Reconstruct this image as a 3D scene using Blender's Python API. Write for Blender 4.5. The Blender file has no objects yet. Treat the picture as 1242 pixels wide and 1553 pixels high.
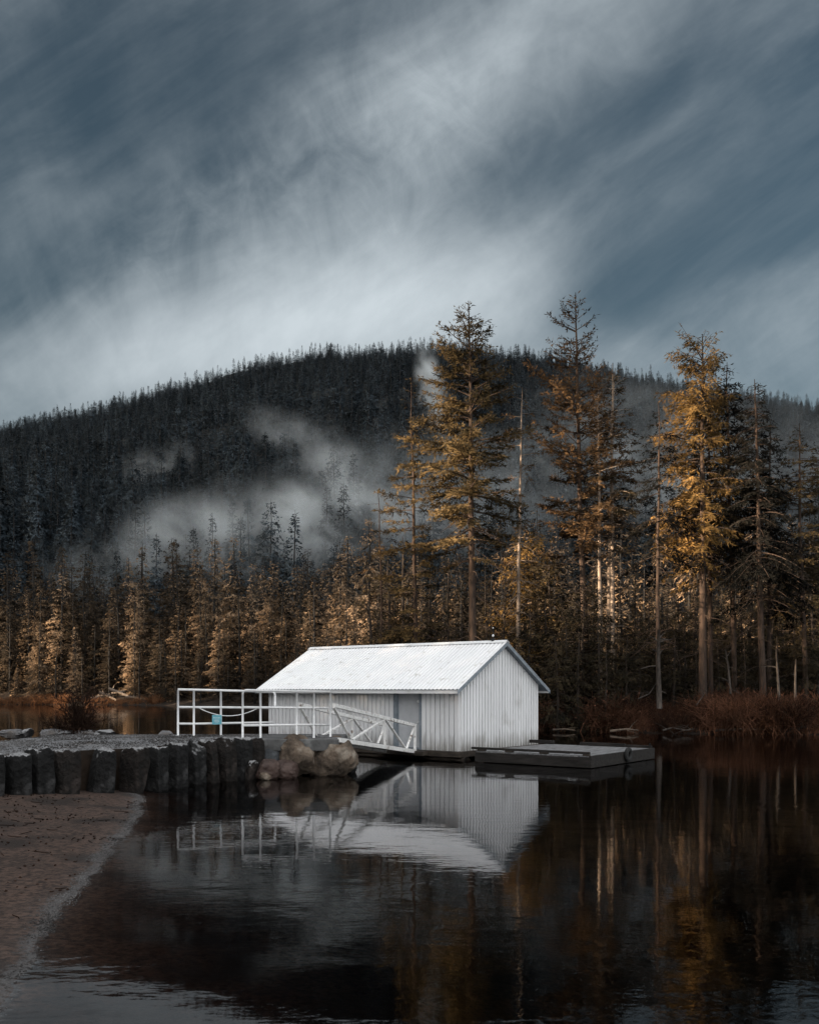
import bpy, math, random
import numpy as np
from mathutils import Vector, noise as mnoise

random.seed(7)
RNG = np.random.default_rng(11)
C = bpy.context.scene.collection
PI = math.pi
SX, SY = -.915, -.4035     # horizontal direction towards the sun
F, U0, V0, HC = 1400.0, 621.0, 1045.0, 2.5      # camera constants of the photograph

def at(u, v, Y):
    return ((u-U0)/F*Y, Y, HC+(V0-v)/F*Y)
def gx(u, Y):
    return (u-U0)/F*Y
def zt(v, Y):
    return HC+(V0-v)/F*Y

# ------------------------------------------------------------------ materials
def newmat(name):
    m = bpy.data.materials.new(name); m.use_nodes = True
    nt = m.node_tree; nt.nodes.clear()
    out = nt.nodes.new('ShaderNodeOutputMaterial')
    return m, nt, out
def N(nt, t, **kw):
    n = nt.nodes.new(t)
    for k, v in kw.items():
        setattr(n, k, v)
    return n
def L(nt, a, b): nt.links.new(a, b)

def surf(name, c1, c2, scale=3.0, rough=.8, bump=.0, bscale=None, detail=6, c3=None, s3=.6, stretch=(1,1,1), metal=0.0, lo=.35, hi=.65, spec=.3, p3=(.55,.7)):
    m, nt, out = newmat(name)
    b = N(nt, 'ShaderNodeBsdfPrincipled')
    b.inputs['Roughness'].default_value = rough
    b.inputs['Metallic'].default_value = metal
    b.inputs['Specular IOR Level'].default_value = spec
    tc = N(nt, 'ShaderNodeTexCoord'); mp = N(nt, 'ShaderNodeMapping')
    mp.inputs['Scale'].default_value = stretch
    L(nt, tc.outputs['Object'], mp.inputs['Vector'])
    n1 = N(nt, 'ShaderNodeTexNoise'); n1.inputs['Scale'].default_value = scale; n1.inputs['Detail'].default_value = detail
    n1.inputs['Roughness'].default_value = .65
    L(nt, mp.outputs['Vector'], n1.inputs['Vector'])
    r = N(nt, 'ShaderNodeMapRange'); r.inputs[1].default_value = lo; r.inputs[2].default_value = hi
    L(nt, n1.outputs['Fac'], r.inputs[0])
    mx = N(nt, 'ShaderNodeMix', data_type='RGBA')
    mx.inputs['A'].default_value = (*c1, 1); mx.inputs['B'].default_value = (*c2, 1)
    L(nt, r.outputs[0], mx.inputs['Factor'])
    col = mx.outputs['Result']
    if c3:
        n3 = N(nt, 'ShaderNodeTexNoise'); n3.inputs['Scale'].default_value = s3; n3.inputs['Detail'].default_value = 5
        L(nt, tc.outputs['Object'], n3.inputs['Vector'])
        r3 = N(nt, 'ShaderNodeMapRange'); r3.inputs[1].default_value = p3[0]; r3.inputs[2].default_value = p3[1]
        L(nt, n3.outputs['Fac'], r3.inputs[0])
        m3 = N(nt, 'ShaderNodeMix', data_type='RGBA'); m3.inputs['B'].default_value = (*c3, 1)
        L(nt, col, m3.inputs['A']); L(nt, r3.outputs[0], m3.inputs['Factor'])
        col = m3.outputs['Result']
    L(nt, col, b.inputs['Base Color'])
    if bump:
        nb = N(nt, 'ShaderNodeTexNoise'); nb.inputs['Scale'].default_value = bscale or scale*3; nb.inputs['Detail'].default_value = 8
        L(nt, mp.outputs['Vector'], nb.inputs['Vector'])
        bp = N(nt, 'ShaderNodeBump'); bp.inputs['Strength'].default_value = 1.0; bp.inputs['Distance'].default_value = bump
        L(nt, nb.outputs['Fac'], bp.inputs['Height']); L(nt, bp.outputs['Normal'], b.inputs['Normal'])
    L(nt, b.outputs[0], out.inputs['Surface'])
    return m

def leafmat(name, c1, c2, trans=.25, form=.6, vary=.18):
    """foliage: each small spray gets its own tone between c1 and c2, larger patches vary too"""
    m, nt, out = newmat(name)
    g = N(nt, 'ShaderNodeNewGeometry')
    tc = N(nt, 'ShaderNodeTexCoord')
    n1 = N(nt, 'ShaderNodeTexNoise'); n1.inputs['Scale'].default_value = .55; n1.inputs['Detail'].default_value = 4
    L(nt, tc.outputs['Object'], n1.inputs['Vector'])
    ad = N(nt, 'ShaderNodeMath', operation='MULTIPLY_ADD'); ad.inputs[1].default_value = .45
    L(nt, g.outputs['Random Per Island'], ad.inputs[0])
    mr = N(nt, 'ShaderNodeMapRange'); mr.inputs[1].default_value = .41; mr.inputs[2].default_value = .60; mr.inputs[4].default_value = .62
    L(nt, n1.outputs['Fac'], mr.inputs[0]); L(nt, mr.outputs[0], ad.inputs[2])
    mx = N(nt, 'ShaderNodeMix', data_type='RGBA'); mx.inputs['A'].default_value = (*c1, 1); mx.inputs['B'].default_value = (*c2, 1)
    L(nt, ad.outputs[0], mx.inputs['Factor'])
    d = N(nt, 'ShaderNodeBsdfDiffuse'); t = N(nt, 'ShaderNodeBsdfTranslucent')
    oi = N(nt, 'ShaderNodeObjectInfo'); tone = N(nt, 'ShaderNodeMapRange'); tone.inputs[3].default_value = 1-vary; tone.inputs[4].default_value = 1+vary; L(nt, oi.outputs['Random'], tone.inputs[0])
    vc = N(nt, 'ShaderNodeVectorMath', operation='SCALE'); L(nt, mx.outputs['Result'], vc.inputs[0]); L(nt, tone.outputs[0], vc.inputs['Scale'])
    L(nt, vc.outputs[0], d.inputs['Color']); L(nt, vc.outputs[0], t.inputs['Color'])
    if form:      # sprays share the outward facing of the crown they sit on
        sp = N(nt, 'ShaderNodeVectorMath', operation='MULTIPLY'); sp.inputs[1].default_value = (1,1,0); L(nt, tc.outputs['Object'], sp.inputs[0])
        vt = N(nt, 'ShaderNodeVectorTransform', vector_type='NORMAL', convert_from='OBJECT', convert_to='WORLD'); L(nt, sp.outputs[0], vt.inputs[0])
        nn = N(nt, 'ShaderNodeVectorMath', operation='NORMALIZE'); L(nt, vt.outputs[0], nn.inputs[0])
        up = N(nt, 'ShaderNodeVectorMath', operation='ADD'); up.inputs[1].default_value = (0,0,.45); L(nt, nn.outputs[0], up.inputs[0])
        mv = N(nt, 'ShaderNodeMix', data_type='VECTOR'); mv.inputs['Factor'].default_value = form
        L(nt, g.outputs['Normal'], mv.inputs[4]); L(nt, up.outputs[0], mv.inputs[5])
        n2 = N(nt, 'ShaderNodeVectorMath', operation='NORMALIZE'); L(nt, mv.outputs[1], n2.inputs[0])
        L(nt, n2.outputs[0], d.inputs['Normal'])
    s = N(nt, 'ShaderNodeMixShader'); s.inputs[0].default_value = trans
    L(nt, d.outputs[0], s.inputs[1]); L(nt, t.outputs[0], s.inputs[2]); L(nt, s.outputs[0], out.inputs['Surface'])
    return m

M = {}
M['bark'] = surf('bark', (.020,.014,.011), (.066,.043,.031), 2.2, .9, .03, 6, stretch=(4,4,.7))
M['dark_bark'] = surf('dark_bark', (.012,.010,.008), (.045,.033,.026), 2, .9)
M['hill_bark'] = surf('hill_bark', (.010,.010,.010), (.022,.021,.021), 1, .9)
M['pale_bark'] = surf('pale_bark', (.12,.09,.07), (.30,.24,.19), 2.0, .9, .02, 6, stretch=(4,4,.7))
M['dead_wood'] = surf('dead_wood', (.022,.018,.015), (.080,.066,.056), 3, .9, .01, 8, stretch=(3,3,.8))
M['fir'] = leafmat('fir_needles', (.009,.011,.009), (.145,.102,.050))
M['pine'] = leafmat('pine_needles', (.010,.011,.010), (.190,.116,.060))
M['cedar'] = leafmat('cedar_fronds', (.022,.020,.012), (.38,.232,.086), .3)
M['hemlock'] = leafmat('hemlock_needles', (.007,.009,.009), (.072,.056,.034))
M['dark_needles'] = leafmat('dark_needles', (.004,.005,.005), (.018,.017,.015))  # shade on the trees around the golden cedar, put into the needle colour
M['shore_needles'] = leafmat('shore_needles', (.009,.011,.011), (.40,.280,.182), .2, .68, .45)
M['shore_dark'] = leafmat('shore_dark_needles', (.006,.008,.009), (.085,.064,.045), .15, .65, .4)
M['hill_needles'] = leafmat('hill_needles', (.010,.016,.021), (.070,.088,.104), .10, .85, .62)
M['red_twigs'] = leafmat('red_twigs', (.030,.016,.011), (.150,.074,.046), .1, 0, .5)
M['orange_leaves'] = leafmat('orange_leaves', (.09,.042,.022), (.27,.135,.070), .2, 0)
M['dark_twigs'] = leafmat('dark_twigs', (.015,.010,.008), (.05,.03,.022), .1, 0)
M['white_paint'] = surf('white_paint', (.70,.70,.71), (.80,.80,.81), 1.5, .55, 0, c3=(.52,.51,.50), s3=1.1, stretch=(1,1,.25), p3=(.58,.8))
def grime(m):
    # algae and splash stains along the bottom of the siding
    nt = m.node_tree; b = [n for n in nt.nodes if n.type == 'BSDF_PRINCIPLED'][0]; src = b.inputs['Base Color'].links[0].from_socket
    g = N(nt, 'ShaderNodeNewGeometry'); sp = N(nt, 'ShaderNodeSeparateXYZ'); L(nt, g.outputs['Position'], sp.inputs[0])
    mp = N(nt, 'ShaderNodeMapping'); mp.inputs['Scale'].default_value = (5,5,.9); L(nt, g.outputs['Position'], mp.inputs[0])
    n = N(nt, 'ShaderNodeTexNoise'); n.inputs['Scale'].default_value = 1.6; n.inputs['Detail'].default_value = 6; L(nt, mp.outputs[0], n.inputs['Vector'])
    a = N(nt, 'ShaderNodeMath', operation='MULTIPLY_ADD'); a.inputs[1].default_value = -1.3; L(nt, n.outputs['Fac'], a.inputs[0]); L(nt, sp.outputs[2], a.inputs[2])
    r = N(nt, 'ShaderNodeMapRange'); r.inputs[1].default_value = .25; r.inputs[2].default_value = -.45; r.inputs[4].default_value = .75; L(nt, a.outputs[0], r.inputs[0])
    mx = N(nt, 'ShaderNodeMix', data_type='RGBA'); L(nt, src, mx.inputs['A']); mx.inputs['B'].default_value = (.16,.145,.12,1); L(nt, r.outputs[0], mx.inputs['Factor']); L(nt, mx.outputs['Result'], b.inputs['Base Color'])
grime(M['white_paint'])
M['roof_metal'] = surf('roof_metal', (.80,.80,.81), (.88,.88,.88), 1.2, .45, 0, c3=(.50,.47,.44), s3=3.2, stretch=(1,.3,1), p3=(.60,.80))
M['trim'] = surf('grey_trim', (.17,.20,.23), (.26,.29,.32), 3, .6)
M['door'] = surf('door_paint', (.42,.43,.45), (.52,.53,.55), 2, .5)
M['galv'] = surf('galvanised_steel', (.66,.67,.68), (.82,.82,.82), 6, .45)
M['truss'] = surf('weathered_white_paint', (.66,.65,.63), (.82,.81,.80), 4, .7, c3=(.17,.12,.09), s3=5, p3=(.58,.68))
M['wet_wood'] = surf('wet_dark_timber', (.018,.014,.011), (.06,.048,.038), 4, .6, .01, 9, stretch=(.6,3,3))
M['dock_wood'] = surf('dock_timber', (.008,.007,.006), (.030,.026,.024), 3, .8, .01, 9, stretch=(.5,3,3))
M['deck_grey'] = surf('grey_decking', (.085,.085,.088), (.26,.26,.265), 4, .8, .004, 12, stretch=(3,.5,3))
M['rubber'] = surf('black_rubber', (.012,.012,.012), (.03,.03,.03), 6, .8)
M['concrete'] = surf('concrete', (.055,.055,.055), (.12,.12,.12), 3, .9, .006, 14, c3=(.2,.2,.2), s3=2)
M['teal'] = surf('teal_sign_paint', (.12,.36,.44), (.16,.42,.50), 4, .5)
M['sign_white'] = surf('sign_white', (.6,.66,.68), (.7,.74,.75), 4, .5)
M['lampglass'] = surf('white_lamp_glass', (.75,.75,.74), (.8,.8,.8), 4, .3)
M['rock_dark'] = surf('dark_stone', (.0025,.0025,.0027), (.012,.0118,.012), 3.0, .85, .09, 8, c3=(.05,.049,.05), s3=1.5, p3=(.58,.72))
M['rock_rust'] = surf('rusty_dark_stone', (.003,.0025,.002), (.016,.0115,.0095), 3.0, .85, .09, 8, c3=(.05,.040,.036), s3=1.4, p3=(.58,.74))
M['rock_brown'] = surf('brown_boulder', (.040,.031,.024), (.150,.112,.083), 1.8, .9, .06, 9, c3=(.29,.25,.205), s3=2.2, p3=(.55,.75))
M['rock_blue'] = surf('blue_grey_boulder', (.014,.016,.019), (.07,.076,.082), 1.8, .8, .05, 5)
M['rock_low'] = surf('wet_brown_boulder', (.022,.014,.012), (.075,.048,.040), 1.6, .6, .04, 5)
M['gravel'] = surf('gravel', (.08,.08,.083), (.24,.24,.247), 22, .95, .02, 40, detail=10, c3=(.10,.085,.075), s3=1.0)
M['pebble'] = leafmat('pebbles', (.03,.028,.027), (.17,.165,.165), .0, 0)
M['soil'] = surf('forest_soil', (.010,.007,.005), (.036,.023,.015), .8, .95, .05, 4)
M['sand'] = surf('beach_sand', (.020,.0135,.011), (.094,.060,.046), 12, .92, .03, 26, detail=15, lo=.38, hi=.60, c3=(.024,.017,.014), s3=.9, p3=(.47,.64))
def strand(m):
    # pale gravel strand of the waterline on the sand
    nt = m.node_tree; b = [n for n in nt.nodes if n.type == 'BSDF_PRINCIPLED'][0]; src = b.inputs['Base Color'].links[0].from_socket
    g = N(nt, 'ShaderNodeNewGeometry'); sp = N(nt, 'ShaderNodeSeparateXYZ'); L(nt, g.outputs['Position'], sp.inputs[0])
    n = N(nt, 'ShaderNodeTexNoise'); n.inputs['Scale'].default_value = 14; n.inputs['Detail'].default_value = 6; L(nt, g.outputs['Position'], n.inputs['Vector'])
    w = N(nt, 'ShaderNodeMath', operation='MULTIPLY_ADD'); w.inputs[1].default_value = .035; L(nt, n.outputs['Fac'], w.inputs[0]); L(nt, sp.outputs[2], w.inputs[2])
    r = N(nt, 'ShaderNodeValToRGB'); e = r.color_ramp.elements; e[0].position = .12; e[0].color = (0,0,0,1); e[1].position = .2; e[1].color = (.8,.8,.8,1)
    for p, c in ((.25,.7),(.34,.12),(.6,0)): k = e.new(p); k.color = (c,c,c,1)
    sc = N(nt, 'ShaderNodeMapRange'); sc.inputs[1].default_value = 0; sc.inputs[2].default_value = .1; L(nt, w.outputs[0], sc.inputs[0]); L(nt, sc.outputs[0], r.inputs[0])
    n2 = N(nt, 'ShaderNodeTexNoise'); n2.inputs['Scale'].default_value = 60; n2.inputs['Detail'].default_value = 4; L(nt, g.outputs['Position'], n2.inputs['Vector'])
    mg = N(nt, 'ShaderNodeMix', data_type='RGBA'); mg.inputs['A'].default_value = (.03,.03,.031,1); mg.inputs['B'].default_value = (.17,.168,.17,1); L(nt, n2.outputs['Fac'], mg.inputs['Factor'])
    mx = N(nt, 'ShaderNodeMix', data_type='RGBA'); L(nt, src, mx.inputs['A']); L(nt, mg.outputs['Result'], mx.inputs['B']); L(nt, r.outputs[0], mx.inputs['Factor']); L(nt, mx.outputs['Result'], b.inputs['Base Color'])
strand(M['sand'])
def lit_tops(m, col):
    # sky light on upward faces, painted in as a paler colour
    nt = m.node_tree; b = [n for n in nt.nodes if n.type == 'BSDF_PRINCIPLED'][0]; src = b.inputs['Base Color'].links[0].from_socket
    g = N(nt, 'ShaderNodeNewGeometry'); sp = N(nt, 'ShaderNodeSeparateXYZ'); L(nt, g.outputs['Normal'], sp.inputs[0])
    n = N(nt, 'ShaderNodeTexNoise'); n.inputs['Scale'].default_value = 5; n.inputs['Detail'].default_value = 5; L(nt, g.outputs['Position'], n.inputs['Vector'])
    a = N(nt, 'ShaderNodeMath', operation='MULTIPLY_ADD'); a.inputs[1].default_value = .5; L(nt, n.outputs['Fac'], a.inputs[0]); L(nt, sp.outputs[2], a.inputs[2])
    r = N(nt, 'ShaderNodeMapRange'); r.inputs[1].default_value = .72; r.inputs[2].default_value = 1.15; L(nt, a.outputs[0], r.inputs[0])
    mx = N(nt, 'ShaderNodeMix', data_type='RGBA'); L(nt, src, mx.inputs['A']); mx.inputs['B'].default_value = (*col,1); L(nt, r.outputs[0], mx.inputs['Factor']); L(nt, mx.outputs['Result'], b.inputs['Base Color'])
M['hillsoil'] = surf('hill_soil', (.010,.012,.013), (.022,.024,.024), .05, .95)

# ------------------------------------------------------------------ mesh building
for k_ in ('rock_dark','rock_rust'): lit_tops(M[k_], (.26,.26,.265))

class MB:
    def __init__(s): s.v = []; s.f = []
    def add(s, vs, fs):
        k = len(s.v); s.v += [tuple(p) for p in vs]; s.f += [tuple(i+k for i in f) for f in fs]
    def box(s, x0, x1, y0, y1, z0, z1):
        s.add([(x0,y0,z0),(x1,y0,z0),(x1,y1,z0),(x0,y1,z0),(x0,y0,z1),(x1,y0,z1),(x1,y1,z1),(x0,y1,z1)],
              [(0,3,2,1),(4,5,6,7),(0,1,5,4),(1,2,6,5),(2,3,7,6),(3,0,4,7)])
    def beam(s, p, q, w, h, up=(0,0,1)):
        """rectangular bar from p to q: w across, h along up"""
        p = Vector(p); q = Vector(q); d = (q-p).normalized(); up = Vector(up)
        if abs(d.dot(up)) > .98: up = Vector((0,1,0))
        a = d.cross(up).normalized()*(w/2); b = a.cross(d).normalized()*(h/2)
        vs = [p-a-b, p+a-b, p+a+b, p-a+b, q-a-b, q+a-b, q+a+b, q-a+b]
        s.add(vs, [(0,3,2,1),(4,5,6,7),(0,1,5,4),(1,2,6,5),(2,3,7,6),(3,0,4,7)])
    def tube(s, pts, rad, n=8, cap=True):
        pts = [Vector(p) for p in pts]
        if not hasattr(rad, '__len__'): rad = [rad]*len(pts)
        k = len(s.v); ref = Vector((.13,.31,.94))
        for i, p in enumerate(pts):
            d = (pts[min(i+1,len(pts)-1)]-pts[max(i-1,0)]).normalized()
            if abs(d.dot(ref)) > .95: r2 = Vector((1,0,0))
            else: r2 = ref
            a = d.cross(r2).normalized(); b = d.cross(a).normalized()
            for j in range(n):
                t = 2*PI*j/n; s.v.append(tuple(p+a*(rad[i]*math.cos(t))+b*(rad[i]*math.sin(t))))
        for i in range(len(pts)-1):
            for j in range(n):
                s.f.append((k+i*n+j, k+i*n+(j+1)%n, k+(i+1)*n+(j+1)%n, k+(i+1)*n+j))
        if cap:
            s.f.append(tuple(k+j for j in range(n))); s.f.append(tuple(k+(len(pts)-1)*n+j for j in reversed(range(n))))
    def prism(s, poly, z0, z1):
        n = len(poly)
        s.add([(x,y,z0) for x,y in poly]+[(x,y,z1) for x,y in poly],
              [tuple(reversed(range(n))), tuple(range(n,2*n))]+[(i,(i+1)%n,n+(i+1)%n,n+i) for i in range(n)])
    def ball(s, c, r, n=10, sx=1, sy=1, sz=1):
        k = len(s.v); m = n//2
        for i in range(m+1):
            ph = PI*i/m
            for j in range(n):
                t = 2*PI*j/n
                s.v.append((c[0]+sx*r*math.sin(ph)*math.cos(t), c[1]+sy*r*math.sin(ph)*math.sin(t), c[2]+sz*r*math.cos(ph)))
        for i in range(m):
            for j in range(n):
                s.f.append((k+i*n+j, k+(i+1)*n+j, k+(i+1)*n+(j+1)%n, k+i*n+(j+1)%n))
    def mesh(s, name, mat, smooth=False):
        me = bpy.data.meshes.new(name); me.from_pydata(s.v, [], s.f); me.update()
        me.materials.append(mat)
        if smooth: me.shade_smooth()
        return me

def link(name, me, parent=None, bevel=0):
    o = bpy.data.objects.new(name, me); C.objects.link(o)
    if parent: o.parent = parent
    if bevel:
        b = o.modifiers.new('edge', 'BEVEL'); b.width = bevel; b.segments = 2; b.limit_method = 'ANGLE'
    return o
def part(name, mb, mat, parent=None, smooth=False, bevel=0, label=None):
    o = link(name, mb.mesh(name, M[mat] if isinstance(mat, str) else mat, smooth), parent, bevel)
    if label: o['label'] = label
    return o
def thing(name, label, cat, loc=(0,0,0), rz=0, group=None):
    o = bpy.data.objects.new(name, None); C.objects.link(o)
    o.empty_display_size = .2
    o.location = loc; o.rotation_euler = (0,0,rz)
    return tag(o, label, cat, group)
def tag(o, label=None, cat=None, group=None, kind=None):
    if label: o['label'] = label
    if cat: o['category'] = cat
    if group: o['group'] = group
    if kind: o['kind'] = kind
    return o
def struct(o): o['kind'] = 'structure'; return o
def copy_tree(o, parent=None):
    c = o.copy(); C.objects.link(c); c.parent = parent
    for ch in list(o.children): copy_tree(ch, c)
    return c
def npmesh(name, V, Fq, mat, smooth=False):
    """V (n,3), Fq (m,4) or (m,3) arrays"""
    me = bpy.data.meshes.new(name); k = Fq.shape[1]
    me.vertices.add(len(V)); me.vertices.foreach_set('co', np.asarray(V, np.float32).ravel())
    me.loops.add(Fq.size); me.loops.foreach_set('vertex_index', Fq.astype(np.int32).ravel())
    me.polygons.add(len(Fq)); me.polygons.foreach_set('loop_start', np.arange(0, Fq.size, k, dtype=np.int32))
    me.polygons.foreach_set('loop_total', np.full(len(Fq), k, np.int32))
    me.update(calc_edges=True); me.validate()
    me.materials.append(mat)
    if smooth: me.shade_smooth()
    return me
ORD = 'first second third fourth fifth sixth seventh eighth ninth tenth eleventh twelfth thirteenth fourteenth fifteenth sixteenth'.split()

# ------------------------------------------------------------------ terrain
LAKE = np.array([(-2.8,0),(-3.2,7.2),(-3.45,8.0),(-3.7,9.1),(-4.0,10.8),(-4.5,13.7),(-5.2,17.6),(-6.1,21.3),(-8,24.5),(-10.5,28.2),(-30,31),(-60,56),
    (-92,100),(-106,119),(-170,126),(-260,130),(-260,150),(-150,166),(-80,152),(-62,146.5),(-40,141),(-25,128),(-12,100),(-2,72),(6,57),(14,51.8),(19,50.6),(25,49.4),
    (40,47),(70,40),(120,30),(150,-20),(60,-60),(10,-30),(-2,-12)], float)
def lake_dist(P):
    """signed distance to the shoreline, negative over the lake"""
    P = np.asarray(P, float); A = LAKE; B = np.roll(LAKE, -1, 0)
    best = np.full(len(P), 1e9); inside = np.zeros(len(P), bool)
    for a, b in zip(A, B):
        ab = b-a; t = np.clip(((P-a)@ab)/(ab@ab), 0, 1)
        d = np.hypot(*(P-(a+t[:,None]*ab)).T); best = np.minimum(best, d)
        c = ((a[1] > P[:,1]) != (b[1] > P[:,1]))
        with np.errstate(divide='ignore', invalid='ignore'):
            xx = (b[0]-a[0])*(P[:,1]-a[1])/(b[1]-a[1])+a[0]
        inside ^= c & (P[:,0] < xx)
    return np.where(inside, -best, best)
def vnoise(P, s, oct=4):
    out = np.empty(len(P))
    for i, (x, y) in enumerate(P):
        out[i] = mnoise.fractal((x*s, y*s, .37), 1.0, 2.0, oct)
    return out
def ground_z(P, fine=None):
    P = np.asarray(P, float); d = lake_dist(P)
    near = (P[:,0] < 0) & (P[:,1] < 32) & (P[:,1] > -20) & (P[:,0] > -25)
    slope_in = np.where(near, .10, .22); slope_out = np.where(near, .075, .16)
    z = np.where(d < 0, np.maximum(d*slope_in, -2.2), np.minimum(d*slope_out, np.where(near, .6, 2.6)))
    far = np.clip((P[:,1]-60)/140, 0, 1)*np.clip(d/40, 0, 1)
    return z + far*4
def mountain_z(P):
    P = np.asarray(P, float); X, Y = P[:,0], P[:,1]
    sky = np.array([(-400,745),(-200,692),(0,644),(100,618),(200,592),(300,562),(400,536),(500,523),(600,516),(700,516),(800,526),(900,545),(1000,566),(1100,588),(1242,606),(1500,650),(1900,720)], float)
    Yr = 1100
    Hr = np.interp(X*(Yr/np.clip(Y, 420, Yr)), gx(sky[:,0], Yr), (V0-sky[:,1]-20)/F*Yr*1.0)
    s = (Y-175)/(Yr-175)
    g = np.where(s < 1, s*(1.03-.03*s), 1-(s-1)*1.4)
    return Hr*g

xs = np.unique(np.concatenate([np.arange(-1600,-200,80), np.arange(-200,-30,6), np.arange(-30,-12,1.0), np.arange(-12,2,.22), np.arange(2,40,1.2), np.arange(40,200,8), np.arange(200,1601,80)]))
ys = np.unique(np.concatenate([np.arange(-900,-100,80), np.arange(-100,-6,6), np.arange(-6,24,.25), np.arange(24,70,1.0), np.arange(70,170,3), np.arange(170,500,25), np.arange(500,2601,150)]))
def grid_mesh(name, xs, ys, zfn, mats, noise=None, matfn=None):
    XX, YY = np.meshgrid(xs, ys); P = np.stack([XX.ravel(), YY.ravel()], 1)
    z = zfn(P)
    V = np.column_stack([P, z])
    nx, ny = len(xs), len(ys); i = np.arange(nx*ny).reshape(ny, nx)
    Fq = np.stack([i[:-1,:-1].ravel(), i[:-1,1:].ravel(), i[1:,1:].ravel(), i[1:,:-1].ravel()], 1)
    me = npmesh(name, V, Fq, mats[0], True)
    for m in mats[1:]: me.materials.append(m)
    if matfn is not None:
        cen = V[Fq].mean(1); me.polygons.foreach_set('material_index', matfn(cen).astype(np.int32))
    return me
def gz_noisy(P):
    z = ground_z(P)
    n = (P[:,0] > -12) & (P[:,0] < 2) & (P[:,1] > -6) & (P[:,1] < 24)
    add = np.zeros(len(P)); add[n] = vnoise(P[n], .38)*.012 + vnoise(P[n], 2.6)*.010
    return z+add
gm = grid_mesh('ground', xs, ys, gz_noisy, [M['soil'], M['sand']],
               matfn=lambda c: ((c[:,0] < 14) & (c[:,1] < 33) & (c[:,1] > -40) & (c[:,0] > -60)))
struct(link('ground', gm))
mxs = np.concatenate([np.arange(-1400,-500,60), np.arange(-500,501,20), np.arange(560,1400,60)]); mys = np.concatenate([np.arange(165,1300,22), np.arange(1300,1900,80)])
def mz_noisy(P):
    return mountain_z(P) + vnoise(P, .011)*9*np.clip((P[:,1]-200)/150, 0, 1)
struct(link('mountain', grid_mesh('mountain', mxs, mys, mz_noisy, [M['hillsoil']])))

# ------------------------------------------------------------------ lake
def water_material():
    m, nt, out = newmat('lake_water')
    tc = N(nt, 'ShaderNodeTexCoord')
    def nz(scale, detail, st):
        mp = N(nt, 'ShaderNodeMapping'); mp.inputs['Scale'].default_value = st
        L(nt, tc.outputs['Object'], mp.inputs['Vector'])
        n = N(nt, 'ShaderNodeTexNoise'); n.inputs['Scale'].default_value = scale; n.inputs['Detail'].default_value = detail
        n.inputs['Roughness'].default_value = .5
        L(nt, mp.outputs['Vector'], n.inputs['Vector']); return n.outputs['Fac']
    patch = nz(.16, 2, (1,1,1))
    pr = N(nt, 'ShaderNodeMapRange'); pr.inputs[1].default_value = .4; pr.inputs[2].default_value = .62; pr.inputs[3].default_value = .35; pr.inputs[4].default_value = 1.28;    L(nt, patch, pr.inputs[0])
    a = nz(1.5, 3, (.8,1.5,1)); b = nz(6.5, 2, (.8,1.4,1))
    ad = N(nt, 'ShaderNodeMath', operation='MULTIPLY_ADD'); ad.inputs[1].default_value = .22
    L(nt, b, ad.inputs[0]); L(nt, a, ad.inputs[2])
    mu = N(nt, 'ShaderNodeMath', operation='MULTIPLY'); L(nt, ad.outputs[0], mu.inputs[0]); L(nt, pr.outputs[0], mu.inputs[1])
    bp = N(nt, 'ShaderNodeBump'); bp.inputs['Strength'].default_value = 1; bp.inputs['Distance'].default_value = .0055
    L(nt, mu.outputs[0], bp.inputs['Height'])
    fr = N(nt, 'ShaderNodeFresnel'); fr.inputs['IOR'].default_value = 1.25; L(nt, bp.outputs[0], fr.inputs['Normal'])
    tr = N(nt, 'ShaderNodeBsdfTransparent'); gl = N(nt, 'ShaderNodeBsdfGlossy'); gl.inputs['Roughness'].default_value = .03
    gl.inputs['Color'].default_value = (.93,.93,.94,1)
    L(nt, bp.outputs[0], gl.inputs['Normal'])
    mx = N(nt, 'ShaderNodeMixShader'); L(nt, fr.outputs[0], mx.inputs[0]); L(nt, tr.outputs[0], mx.inputs[1]); L(nt, gl.outputs[0], mx.inputs[2])
    L(nt, mx.outputs[0], out.inputs['Surface'])
    va = N(nt, 'ShaderNodeVolumeAbsorption'); va.inputs['Color'].default_value = (.36,.21,.11,1); va.inputs['Density'].default_value = 5.0
    L(nt, va.outputs[0], out.inputs['Volume'])
    return m
w = MB(); w.box(-300, 190, -90, 190, -5, 0)
struct(part('lake', w, water_material()))

# ------------------------------------------------------------------ trees
def unit(a):
    return a/np.maximum(np.linalg.norm(a, axis=-1, keepdims=True), 1e-9)
def blades(P0, P1, w, rng, flat=.5):
    """rhombic leaf-sized faces from P0 to P1"""
    d = unit(P1-P0); n = len(P0)
    up = np.tile([0,0,1.0], (n,1))*flat + rng.normal(size=(n,3))*(1-flat)
    side = unit(np.cross(d, up))*w[:,None]/2
    mid = P0*.55+P1*.45
    V = np.stack([P0, mid+side, P1, mid-side], 1).reshape(-1,3)
    return V, np.arange(4*n).reshape(-1,4)
def tubes(curves, rads, sides=3):
    """curves (n,k,3), rads (n,k)"""
    n, k, _ = curves.shape
    d = unit(np.gradient(curves, axis=1)); ref = np.array([.05,.1,1.0])
    a = unit(np.cross(d, ref)); b = np.cross(d, a)
    th = np.arange(sides)*2*PI/sides
    ring = curves[:,:,None,:] + rads[:,:,None,None]*(a[:,:,None,:]*np.cos(th)[None,None,:,None] + b[:,:,None,:]*np.sin(th)[None,None,:,None])
    V = ring.reshape(-1,3); idx = np.arange(n*k*sides).reshape(n,k,sides); nx = np.roll(idx, -1, 2)
    Fq = np.stack([idx[:,:-1].ravel(), nx[:,:-1].ravel(), nx[:,1:].ravel(), idx[:,1:].ravel()], 1)
    return V, Fq

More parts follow.
